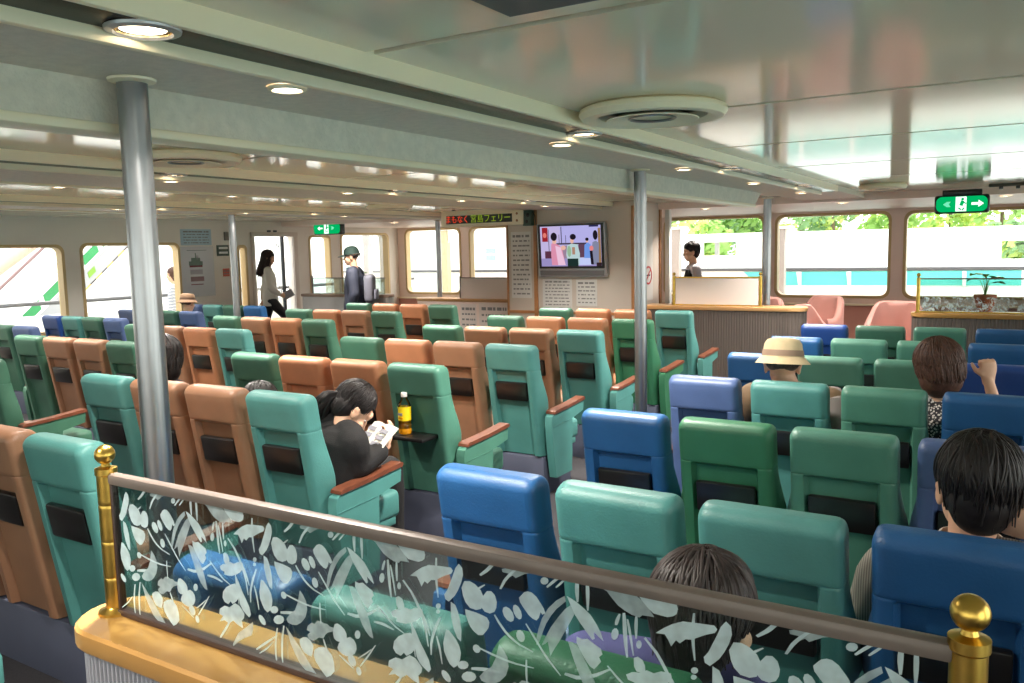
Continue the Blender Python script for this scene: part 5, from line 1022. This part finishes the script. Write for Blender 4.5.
# --- man in the bucket hat
x, y, z = seat_xy('C', 3, 2); J = sit(x, y, z, -0.06, 0.0, w=0.215)
t = person('man-sized person in a tan bucket hat and brown jacket seen from behind'.replace('man-sized ', ''), (x, y+0.75, floor_z(x)))
hm = headmat((x-0.10, y+0.33, z+1.135), math.radians(12), 0.12, 0.02, 1.16); body(t, J, hm, lap_hands(J), 0.007, thin=1.08); hair(hm, 'under', H_grey, t, 7, 120)
cap_hat(t, hm, mat('tan_canvas', (206, 184, 146), 0.85, noise=0.05, nscale=30), mat('brown_hat_band', (150, 124, 104), 0.8), 'bucket'); face(hm, t)
shirt(t, J, M_brownj, 1.9, 0.03, 'jacket', 0.012, thin=1.08); m = MB(); nk = J['nk']; m.lathe([(0.075, -0.02), (0.068, 0.012), (0.062, 0.014), (0.066, -0.02)], mat('cream_collar', (214, 196, 164), 0.8), (nk.x, nk.y, nk.z+0.03), 24, cap=False); m.build('collar', t, True)
m = MB(); s = J['shR']; etube(m, [s+V((0.035,-0.08,-0.28)), s+V((0.045,-0.075,-0.1)), s+V((0.02,-0.06,0.03)), s+V((0.0,0.02,0.07)), s+V((0.01,0.1,0.0))], [0.045]*5, [0.018]*5, (1,0.2,0), M_greyv, 12); m.build('shoulder_strap', t, True)
trousers(t, J, M_pants); shoes(t, J, M_shoe); unparent_shift(t)
# --- woman with a brown bob and a raised fist
x, y, z = seat_xy('C', 3, 4); J = sit(x, y, z, -0.27, 0.02, w=0.185)
J.update(elR=V((-0.05, 4.80, 0.83)), wrR=V((-0.125, 4.90, 1.075)), shR=V((-0.13, 4.74, 0.90)))
t = person('person with a brown bob and speckled top raising a bare forearm and fist', (x, y+0.75, floor_z(x)))
hm = headmat((-0.352, 4.76, 1.135), math.radians(28), 0.05, -0.08, 1.16); body(t, J, hm, [(J['wrR'], (-0.05, 0.05, 1), (-0.3, 0.9, 0), 1.15, 1, 1.05), (J['wrL'], (0.1, 0.9, -0.2), (0, 0, -1), 0.4, 1)], 0.006)
hair(hm, 'bob', H_brown, t, 9, 700); face(hm, t); shirt(t, J, weave('speckled_black_white_weave', (214, 206, 200), (44, 40, 44), 80), 0.6, 0.02, 'top', 0.010); trousers(t, J, M_pants); shoes(t, J, M_shoe); unparent_shift(t)
# --- dark haired passenger resting the head on a hand, nearest right
x, y, z = seat_xy('C', 5, 4); J = sit(x, y, z, 0.0, 0.0, w=0.2)
J.update(shL=V((-0.275, 2.47, 0.885)), elL=V((-0.35, 2.50, 0.66)), elR=V((0.31, 2.56, 0.90)), wrR=V((0.085, 2.50, 1.045)), shR=V((0.12, 2.52, 0.89)), nk=V((-0.09, 2.53, 0.965)))
t = person('person with black hair and striped shirt, hand at the head, behind the nearest blue seat', (x, y+0.75, floor_z(x)))
hm = headmat((-0.085, 2.565, 1.112), math.radians(18), 0.06, 0.10, 1.17); body(t, J, hm, [(J['wrR'], (-0.95, 0.05, 0.12), (-0.05, 0.95, 0.1), 0.65, -1, 1.05), (J['wrL'], (0.3, 0.9, -0.2), (0, 0, -1), 0.4, 1)], 0.006)
hair(hm, 'short', H_black, t, 12, 900); shirt(t, J, stripes('brown_grey_stripes', (96, 90, 82), (140, 134, 124), 44, 'X'), 0.7, 0.03, 'shirt', 0.010)
m = MB(); nk = J['nk']; m.lathe([(0.088, -0.03), (0.08, 0.01), (0.074, 0.012), (0.078, -0.03)], mat('pale_collar', (196, 190, 180), 0.8), (nk.x, nk.y, nk.z+0.02), 24, cap=False); m.build('collar', t, True); trousers(t, J, M_pants); shoes(t, J, M_shoe); unparent_shift(t)
# --- child behind the etched glass
x, y, z = seat_xy('C', 6, 3); J = sit(x, y, z, 0.06, -0.02, w=0.17)
J['nk'] = V((-0.515, 1.545, 0.945))
t = person('person whose ash brown hair rises behind the nearest etched glass screen', (x, y+0.75, floor_z(x)))
hm = headmat((-0.508, 1.55, 1.048), math.radians(-12), 0.12, 0.0, 1.08); body(t, J, hm, lap_hands(J), 0.006, thin=0.92); hair(hm, 'short', H_ash, t, 15, 900); shirt(t, J, mat('violet_tee', (92, 84, 140), 0.8), 0.6, 0.014, thin=0.92); trousers(t, J, M_pants); shoes(t, J, M_shoe); unparent_shift(t)
# --- seated passenger in a brown hat far left
x, y, z = seat_xy('D', 1, 3); J = sit(x, y, z, 0.0, 0.05)
t = person('person in a brown hat seated far left behind the nearest pole', (x, y+0.75, floor_z(x)))
hm = headmat((x+0.03, y+0.36, z+1.17), 0.3, 0.1, 0, 1.05); body(t, J, hm, lap_hands(J), 0.010); hair(hm, 'under', H_brown, t, 16, 90); cap_hat(t, hm, mat('brown_felt', (140, 112, 88), 0.9), mat('dark_brown_band', (92, 66, 50), 0.8), 'bucket'); shirt(t, J, M_greyv, 1.9, vox=0.014); trousers(t, J, M_pants); shoes(t, J, M_shoe); unparent_shift(t)
# --- standing woman at the sliding door
YR = math.atan2(-0.854, 0.52)      # faces the right of the photograph
m = MB(); m.box(-12.0, -11.25, 10.3, 11.72, -0.16, 0.05, M_plinth, 0.01); struct(m.build('trim_12'))
J, P, R = stand(-11.6, 10.62, 0.052, 1.80, YR+0.25, 0.16)
J['elR'] = P(0.13, 0.0, 0.64); J['wrR'] = P(0.08, 0.10, 0.56); J['elL'] = P(-0.14, -0.06, 0.63); J['wrL'] = P(-0.14, -0.08, 0.49); J['knR'] = P(0.05, 0.15, 0.33); J['anR'] = P(0.05, 0.19, 0.06); J['ftR'] = P(0.05, 0.27, 0.035)
t = person('standing person with long dark hair, white blouse and black trousers at the sliding door', (-11.6, 10.62, 0.052))
hm = headmat(P(0, 0.0, 0.925), YR+0.1, 0.25, 0, 1.05); body(t, J, hm, [(J['wrR'], R @ V((-0.2, 0.8, -0.2)), R @ V((-1, 0, 0)), 0.6, 1), (J['wrL'], (0, 0, -1), R @ V((1, 0, 0)), 0.35, 1)], 0.008); hair(hm, 'long', hairmat('long_dark_brown_hair', (48, 34, 32)), t, 20); face(hm, t)
shirt(t, J, mat('white_blouse', (224, 218, 210), 0.8), 1.9, 0.022, 'blouse', 0.011, 0.14); trousers(t, J, M_pants); shoes(t, J, M_shoe); unparent_shift(t)
t = thing('shoulder_bag', 'small grey bag held by the woman in the white blouse', 'bag', P(0.07, 0.17, 0.56)); t.rotation_euler = (0.5, 0, YR)
m = MB(); m.box(-0.02, 0.02, -0.11, 0.11, -0.07, 0.07, mat('grey_bag', (150, 148, 152), 0.6), 0.015, seg=3); m.build('bag_body', t, True); m = MB(); m.tube([(0, -0.09, 0.06), (0, -0.05, 0.13), (0, 0.05, 0.13), (0, 0.09, 0.06)], 0.006, M_black, 6); m.build('handle', t, True)
# --- standing man in a dark cap
YL = YR + PI
J, P, R = stand(-8.68, 9.62, floor_z(-8.68), 1.85, YL, 0.03)
J['elL'] = P(-0.15, -0.03, 0.63); J['wrL'] = P(-0.12, 0.02, 0.5); J['elR'] = P(0.15, -0.06, 0.63); J['wrR'] = P(0.11, 0.0, 0.5)
t = person('standing person in a dark green cap and navy jacket facing left', (-8.68, 9.62, floor_z(-8.68)))
hm = headmat(P(0, 0.015, 0.925), YL, 0.12, 0, 1.12); body(t, J, hm, [(J['wrL'], (0, 0, -1), R @ V((1, 0, 0)), 0.4, 1), (J['wrR'], (0, 0, -1), R @ V((-1, 0, 0)), 0.4, -1)], 0.008, thin=1.1); hair(hm, 'under', H_grey, t, 22, 100); face(hm, t); cap_hat(t, hm, mat('dark_green_cap', (34, 56, 50), 0.8), None, 'cap', 'cap')
shirt(t, J, mat('navy_jacket', (42, 46, 62), 0.75, noise=0.08, nscale=14), 1.95, 0.035, 'jacket', 0.011, 0.16, thin=1.15)
m = MB(); etube(m, [P(0, 0.02, 0.845), P(0, 0.012, 0.80)], [0.075, 0.09], [0.075, 0.095], R @ V((1, 0, 0)), mat('teal_scarf', (52, 84, 88), 0.85), 18); m.build('scarf', t, True)
trousers(t, J, M_pants); shoes(t, J, M_shoe); unparent_shift(t)
t = thing('backpack', 'grey backpack on the back of the man in the dark cap', 'bag', P(0, -0.115, 0.55)); t.rotation_euler = (0, 0, YL)
m = MB(); m.box(-0.16, 0.16, -0.10, 0.05, 0.0, 0.42, mat('grey_backpack', (112, 112, 124), 0.8, noise=0.06, nscale=14), 0.06, seg=4); m.build('pack', t, True); m = MB(); m.box(-0.11, 0.11, -0.145, -0.09, 0.04, 0.2, mat('grey_backpack', (112, 112, 124)), 0.025, seg=3); m.build('front_pocket', t, True)
# --- standing person behind the white board
J, P, R = stand(-4.02, 11.55, floor_z(-4.0), 1.76, YL, 0.05)
t = person('person with short dark hair and black vest standing behind the white board, facing left', (-4.02, 11.55, floor_z(-4.0)))
hm = headmat(P(0, 0.01, 0.928), YL, 0.12, 0, 1.06); body(t, J, hm, [(J['wrL'], (0, 0, -1), R @ V((1, 0, 0)), 0.4, 1), (J['wrR'], (0, 0, -1), R @ V((-1, 0, 0)), 0.4, -1)], 0.009); hair(hm, 'short', H_black, t, 25); face(hm, t)
shirt(t, J, mat('grey_white_blouse', (176, 172, 178), 0.8), 1.9, 0.014, 'blouse', 0.012, 0.1); 
vest = MB(); ax = (J['shR']-J['shL']).normalized(); etube(vest, [J['pel'], J['pel'].lerp(J['ch'], 0.5), J['ch'], J['ch'].lerp(J['nk'], 0.7)], [0.185, 0.172, 0.19, 0.13], [0.14, 0.132, 0.14, 0.105], ax, M_blackcloth, 20); remesh(vest, 'vest', 0.012, M_blackcloth, 4, t)
trousers(t, J, M_pants); shoes(t, J, M_shoe); unparent_shift(t)
# --- person outside in a striped top
J, P, R = stand(-12.95, 9.62, -0.128, 1.70, YL+0.4, 0.03)
t = person('person in a striped top standing on the side deck outside the left window', (-12.95, 9.62, -0.128))
hm = headmat(P(0, 0.0, 0.928), YL+0.4, 0.1, 0, 1.05); body(t, J, hm, [(J['wrL'], (0, 0, -1), R @ V((1, 0, 0)), 0.4, 1), (J['wrR'], (0, 0, -1), R @ V((-1, 0, 0)), 0.4, -1)], 0.010); hair(hm, 'bob', H_brown, t, 27); face(hm, t)
shirt(t, J, stripes('navy_white_stripes', (70, 80, 110), (226, 226, 226), 12, 'Z'), 1.8, 0.016, 'striped_top', 0.012, 0.08); trousers(t, J, M_pants); shoes(t, J, M_shoe); unparent_shift(t)
# ================================================================== outside the windows
M_deck = mat('pale_outer_deck', (206, 206, 200), 0.7, noise=0.05, nscale=3)
M_hullw = mat('white_ship_paint', (240, 240, 238), 0.45)
M_turq = mat('turquoise_paint', (92, 200, 192), 0.5)
M_dkrail = mat('dark_grey_rail', (84, 84, 88), 0.5)
M_post = mat('grey_deck_post', (156, 148, 144), 0.5)
M_green = mat('green_stair_panel', (52, 140, 84), 0.5)
M_tanpost = mat('tan_deck_post', (176, 164, 132), 0.5)
m = MB(); m.box(-14.2, XL-0.16, YB-3, 18, -0.3, -0.13, M_deck); m.box(XR+0.16, 3.6, YB-3, 18, -0.3, -0.13, M_deck); m.box(XL-0.16, XR+0.16, YF+0.16, 18, -0.3, -0.13, M_deck); m.box(XL-0.16, XR+0.16, YB-3, YB-0.16, -0.3, -0.13, M_deck)
tag(m.build('outer_deck'), kind='structure')
m = MB(); m.box(-700, 700, -400, 900, -3.2, -3.0, mat('harbour_water', (150, 176, 176), 0.12, noise=0.15, nscale=0.4)); tag(m.build('harbour_water'), kind='structure')
m = MB(); m.box(-60, -17.5, -20, 70, -3.0, -0.9, mat('pale_concrete_quay', (204, 202, 196), 0.8)); m.box(-60, 40, 38.5, 140, -3.0, -0.9, mat('pale_concrete_quay', (204, 202, 196), 0.8)); tag(m.build('quay'), kind='structure')
# bulwark along the bow
t = thing('bulwark', 'white bow bulwark with a dark rail and a turquoise inner strip outside the front windows', 'bulwark', (-5, 17.6, -0.13))
m = MB(); m.box(-9.2, 8.6, 0, 0.12, 0, 1.36, M_hullw, 0.01); m.build('white_plating', t)
m = MB(); m.box(-9.2, 8.6, -0.05, 0.16, 1.36, 1.42, M_dkrail, 0.015); m.build('rail', t, True)
m = MB(); m.prism([(0.0, 1.34), (0.28, 1.06), (5.0, 1.08), (5.0, 1.35)], -0.02, 0.0, M_turq, 'y'); m.build('turquoise_strip', t)
for xx in (1.15, 2.1, 3.1, 4.1):
    m = MB(); m.prism([(-0.02, 1.34), (-0.22, 1.34), (-0.02, 1.05)], xx-0.03, xx+0.03, M_hullw, 'x'); m.build('bracket', t)
t = thing('bulwark', 'white side bulwark with a dark handrail outside the left windows', 'bulwark', (-13.7, 8, -0.13))
m = MB(); m.box(-0.05, 0.03, -11, 9.5, 0, 1.0, M_hullw, 0.01); m.build('white_plating', t)
m = MB(); m.tube([(0, -11, 1.2), (0, 9.5, 1.2)], 0.035, M_dkrail, 8); m.build('rail', t, True)
m = MB()
for yy in range(-10, 10, 2): m.tube([(0, yy+0.2, 1.0), (0, yy+0.2, 1.2)], 0.02, M_hullw, 6)
m.build('stanchions', t)
for x, lab, mm, zt in ((-6.12, 'grey deck post seen past the television wall in the right front window', M_post, 2.25), (-4.0, 'grey deck post inside the left edge of the middle front window', M_post, 2.2), (-11.98, 'tan deck post in the leftmost front window', M_tanpost, 2.4), (-9.75, 'taupe deck post in the front window under the LED sign', M_post, 2.45)):
    t = thing('deck_post', lab, 'post', (x, 16.6, -0.13), 0, 'posts on the bow deck')
    m = MB(); m.box(-0.085, 0.085, -0.085, 0.085, 0, zt, mm, 0.01); m.build('post', t)
    m = MB(); m.box(-0.22, 0.22, -0.12, 0.12, zt, zt+0.05, M_hullw, 0.01); m.prism([(-0.08, zt-0.3), (-0.08, zt), (-0.3, zt)], -0.02, 0.02, M_hullw, 'y'); m.prism([(0.08, zt-0.3), (0.3, zt), (0.08, zt)], -0.02, 0.02, M_hullw, 'y'); m.build('bracket_head', t)
# quay building and the planting behind it
t = thing('quay_building', 'long white quay wall with two dark openings beyond the right windows', 'building', (-8, 40, -0.9))
m = MB(); o = [(-14, 0), (14, 0), (14, 3.12), (-14, 3.12)]
m.holed(o, [[(-5.4, 2.15), (-3.7, 2.15), (-3.7, 2.8), (-5.4, 2.8)], [(7.25, 1.85), (9.5, 1.85), (9.5, 2.6), (7.25, 2.6)]], -0.2, 0.2, M_hullw, 'y'); m.build('wall', t)
m = MB(); m.box(-14.2, 14.2, -0.3, 0.3, 3.12, 3.2, M_hullw, 0.02); m.build('coping', t)
m = MB(); m.box(-4.75, -4.6, -0.15, 0.15, 2.15, 2.8, M_post); m.build('mullion', t)
t = thing('white_terminal', 'tall white terminal building with small blue grey windows beyond the left front windows', 'building', (-24, 31, -0.9))
m = MB(); m.box(-9, 8.5, 0, 8, 0, 6.5, M_hullw); m.build('wall', t)
M_bw = mat('blue_grey_window', (146, 166, 186), 0.3)
for a in (1.1, 3.8):
    for zz in (2.2, 2.5):
        m = MB(); m.box(a, a+0.5, -0.03, 0.0, zz, zz+0.24, M_bw, 0.01); m.build('window', t)
for a in (2.6, 5.2):
    m = MB(); m.box(a, a+0.06, -0.05, 0, 0, 6.4, M_hullw); m.build('pilaster', t)
def leafmat(name, rgb):
    m = bpy.data.materials.new(name); m.use_nodes = True; nt = m.node_tree; nt.nodes.clear()
    o = nt.nodes.new('ShaderNodeOutputMaterial'); mx = nt.nodes.new('ShaderNodeMixShader'); d = nt.nodes.new('ShaderNodeBsdfDiffuse'); t = nt.nodes.new('ShaderNodeBsdfTranslucent')
    for q in (d, t): q.inputs['Color'].default_value = (*lin(rgb), 1)
    mx.inputs[0].default_value = 0.5; nt.links.new(d.outputs[0], mx.inputs[1]); nt.links.new(t.outputs[0], mx.inputs[2]); nt.links.new(mx.outputs[0], o.inputs[0]); return m
LEAFM = [leafmat('tree_leaf_light', (206, 222, 140)), leafmat('tree_leaf_mid', (160, 196, 120)), leafmat('tree_leaf_blue', (140, 174, 128))]
M_bark = mat('tree_bark', (110, 92, 76), 0.9)
TL = [('pale', 'tall'), ('mid green', 'round'), ('dark bluish', 'bushy')]
def tree(label, x, y, h, r, mi, seed):
    rng = random.Random(seed); t = thing('tree', label, 'tree', (x, y, -0.95), 0, 'trees behind the quay wall')
    m = MB(); m.tube([(0,0,0), (0.1,0,h*0.3), (0,0.1,h*0.6)], [0.25, 0.2, 0.1], M_bark, 8); m.build('trunk', t, True)
    blobs = [(Vector((rng.uniform(-.7,.7)*r, rng.uniform(-.7,.7)*r, h*rng.uniform(0.35, 0.92))), rng.uniform(0.3, 0.55)*r) for _ in range(16)]
    m = MB(); ms = LEAFM[mi:]+LEAFM[:mi]
    for c, br in blobs:
        mm = ms[0] if rng.random() < 0.65 else ms[1]
        for _ in range(90):
            d = Vector((rng.gauss(0,1), rng.gauss(0,1), rng.gauss(0,1)+0.25)).normalized(); p = c + d*br*rng.uniform(0.75, 1.05)
            n = (d + Vector((rng.uniform(-.7,.7), rng.uniform(-.7,.7), rng.uniform(-.3,.7)))).normalized(); a = n.orthogonal().normalized(); b = n.cross(a); s = rng.uniform(0.14, 0.3)
            m.add([p-a*s, p-b*s*0.6, p+a*s, p+b*s*0.6], [(0,1,2,3)], mm)
    m.build('crown', t)
tl = ['pale tree behind the quay wall at the left of the first right window', 'bushy tree filling the first right window', 'dark tree behind the right end of the first right window', 'pale tree at the left of the middle right window', 'round mid green tree in the middle of the middle right window', 'pale tree at the right of the middle right window', 'dark tree at the left of the last right window', 'pale round tree behind the exit sign', 'mid green tree right of the exit sign', 'dark tree at the right edge of the last window', 'bushy tree seen through the left opening in the quay wall', 'bushy tree seen through the right opening in the quay wall']
for i, l in enumerate(tl):
    if i < 10: x, y, h, r = -23 + i*2.75, 50 + (i*7 % 5)*1.6, 6.4 + (i*5 % 3)*0.5, 2.1
    else: x, y, h, r = ((-15.0, 44.5, 3.6, 1.8), (-0.3, 44.5, 3.4, 2.0))[i-10]
    tree(l, x, y, h, r, (i*2+1) % 3 if i % 2 else 0, 100+i)
# boarding stairs on the left
t = thing('boarding_stairs', 'white boarding stairs with green side panels and a striped lower edge outside the left windows', 'stairs', (-16, 9, -0.9))
def S(y, z): return (y-9, z+0.9)
sl = (2.05-0.61)/(10.21-8.53); up = Vector((1, sl)).normalized(); nr = Vector((-up.y, up.x))
c0 = Vector(S(8.53, 0.61))
def band(m, s0, s1, o0, o1, x0, x1, mm):
    P = [c0+up*s0+nr*o0, c0+up*s1+nr*o0, c0+up*s1+nr*o1, c0+up*s0+nr*o1]; m.prism([(p.x, p.y) for p in P], x0, x1, mm, 'x')
m = MB(); band(m, -2.6, 5, -0.40, -0.10, -0.05, 0.05, mat('light_grey_stringer', (160, 160, 164), 0.5)); m.build('stringer', t)
m = MB(); band(m, -2.6, 5, -0.10, 0.13, -0.02, 0.03, M_hullw); band(m, -2.6, 5, 0.11, 0.16, -0.03, 0.06, M_hullw); band(m, -2.6, 5, -0.11, -0.07, -0.03, 0.06, M_hullw); m.build('white_frame', t)
for k in range(-5, 9):
    m = MB(); s = k*0.55; P = [c0+up*(s+0.02)+nr*-0.065, c0+up*(s+0.44)+nr*-0.065, c0+up*(s+0.52)+nr*0.095, c0+up*(s+0.10)+nr*0.095]; m.prism([(p.x, p.y) for p in P], 0.031, 0.045, M_green, 'x'); m.build('green_panel', t)
m = MB()
M_hz = mat('hazard_yellow', (222, 190, 70), 0.5); M_hk = mat('hazard_dark', (70, 60, 60), 0.5)
for k in range(44): band(m, -2.6+k*0.17, -2.6+k*0.17+0.17, -0.425, -0.40, -0.06, 0.06, M_hz if k % 2 else M_hk)
m.build('striped_edge', t)
m = MB(); P = [c0+up*1.55+nr*-0.3, c0+up*1.75+nr*-0.3, c0+up*1.8+nr*-0.2, c0+up*1.6+nr*-0.2]; m.prism([(p.x, p.y) for p in P], 0.05, 0.06, mat('small_green_sign', (120, 160, 60), 0.5), 'x'); m.build('small_sign', t)
m = MB()
for k in range(-4, 9):
    p = c0+up*(k*0.55)+nr*0.1; m.tube([(0.02, p.x, p.y), (0.02, p.x, p.y+0.8)], 0.018, M_hullw, 6)
q0 = c0+up*-2.6+nr*0.1; q1 = c0+up*5+nr*0.1
m.tube([(0.02, q0.x, q0.y+0.4), (0.02, q1.x, q1.y+0.4)], 0.018, M_hullw, 6); m.build('railing', t)
m = MB(); m.tube([(0.02, q0.x, q0.y+0.82), (0.02, q1.x, q1.y+0.82)], 0.03, mat('brown_handrail', (120, 92, 92), 0.4), 8); m.build('handrail', t)
m = MB()
for k in range(26): 
    p = c0+up*(-2.4+k*0.28); m.box(-0.9, -0.05, p.x-0.12, p.x+0.14, p.y-0.1, p.y-0.07, M_deck)
m.build('treads', t)
m = MB(); m.box(-0.6, -0.1, 4.5, 5, -2.1+2.1, 4.0, M_hullw); m.box(-0.6, -0.1, -2.4, -2.2, 0, 0.5, M_hullw); m.build('stair_supports', t)
t = thing('gangway_arch', 'peach coloured sloping ramp tube behind the boarding stairs', 'ramp', (-18.5, 9, -0.9))
m = MB(); m.tube([(0, -3.0, 0.2), (0, -1.2, 1.4), (0, 0.0, 2.2), (0, 1.6, 3.3), (0, 4, 4.6)], 0.16, mat('peach_paint', (222, 168, 148), 0.5), 12); m.tube([(0, -1.2, 0), (0, -1.2, 1.4)], 0.08, M_hullw, 8); m.tube([(0, 1.6, 0), (0, 1.6, 3.3)], 0.08, M_hullw, 8); m.build('ramp_tube', t, True)
t = thing('quay_shed', 'long white quay shed behind the boarding stairs at the left', 'building', (-25, 12, -0.9))
m = MB(); m.box(-3, 0, -14, 18, 0, 6.0, M_hullw); m.build('wall', t)
m = MB(); m.box(-3.3, 0.5, -14.4, 18.4, 6.0, 6.2, M_post); m.build('roof', t)
# ================================================================== light
w = bpy.data.worlds.new('sky'); SC.world = w; w.use_nodes = True
nt = w.node_tree; bg = nt.nodes['Background']
sky = nt.nodes.new('ShaderNodeTexSky'); sky.sky_type = 'HOSEK_WILKIE' if False else 'NISHITA'
sky.sun_disc = False; sky.sun_elevation = math.radians(52); sky.sun_rotation = math.radians(75); sky.dust_density = 3.0; sky.air_density = 1.0; sky.ozone_density = 0.6
mixn = nt.nodes.new('ShaderNodeMixRGB'); mixn.inputs['Fac'].default_value = 0.8; mixn.inputs['Color2'].default_value = (1.68, 1.62, 1.52, 1)
mul = nt.nodes.new('ShaderNodeMixRGB'); mul.blend_type = 'MULTIPLY'; mul.inputs['Fac'].default_value = 1; mul.inputs['Color2'].default_value = (0.30, 0.30, 0.30, 1)
nt.links.new(sky.outputs[0], mul.inputs['Color1']); nt.links.new(mul.outputs[0], mixn.inputs['Color1'])
nt.links.new(mixn.outputs[0], bg.inputs['Color']); bg.inputs['Strength'].default_value = 3.0
sun = bpy.data.lights.new('sun', 'SUN'); so = bpy.data.objects.new('sun', sun); COL.objects.link(so)
sun.energy = 7; sun.angle = math.radians(1.5); sun.color = (1, 0.95, 0.86)
so.rotation_euler = (math.radians(-22), math.radians(-20), 0)
vs_ = SC.view_settings
SC.display_settings.display_device = 'sRGB'
vs_.view_transform = 'Standard'; vs_.look = 'None'; vs_.exposure = -0.15; vs_.gamma = 1.0; vs_.use_curve_mapping = False
SC.cycles.use_denoising = True
SC.cycles.max_bounces = 10; SC.cycles.diffuse_bounces = 5; SC.cycles.glossy_bounces = 4; SC.cycles.transparent_max_bounces = 12
SC.cycles.sample_clamp_indirect = 8
SC.cycles.caustics_reflective = False; SC.cycles.caustics_refractive = False

# the lamps behind the downlight glasses
for o in [o for o in COL.objects if o.name.startswith('downlight')]:
    deep = 'silver' in o['label']
    L = bpy.data.lights.new('lamp_light', 'AREA'); L.shape = 'DISK'; L.size = 0.09; L.energy = 44 if deep else 34; L.color = (1.0, 0.94, 0.85); L.spread = math.radians(128)
    lo = bpy.data.objects.new('lamp_light', L); COL.objects.link(lo); lo.parent = o; lo.location = (0, 0, -0.016)
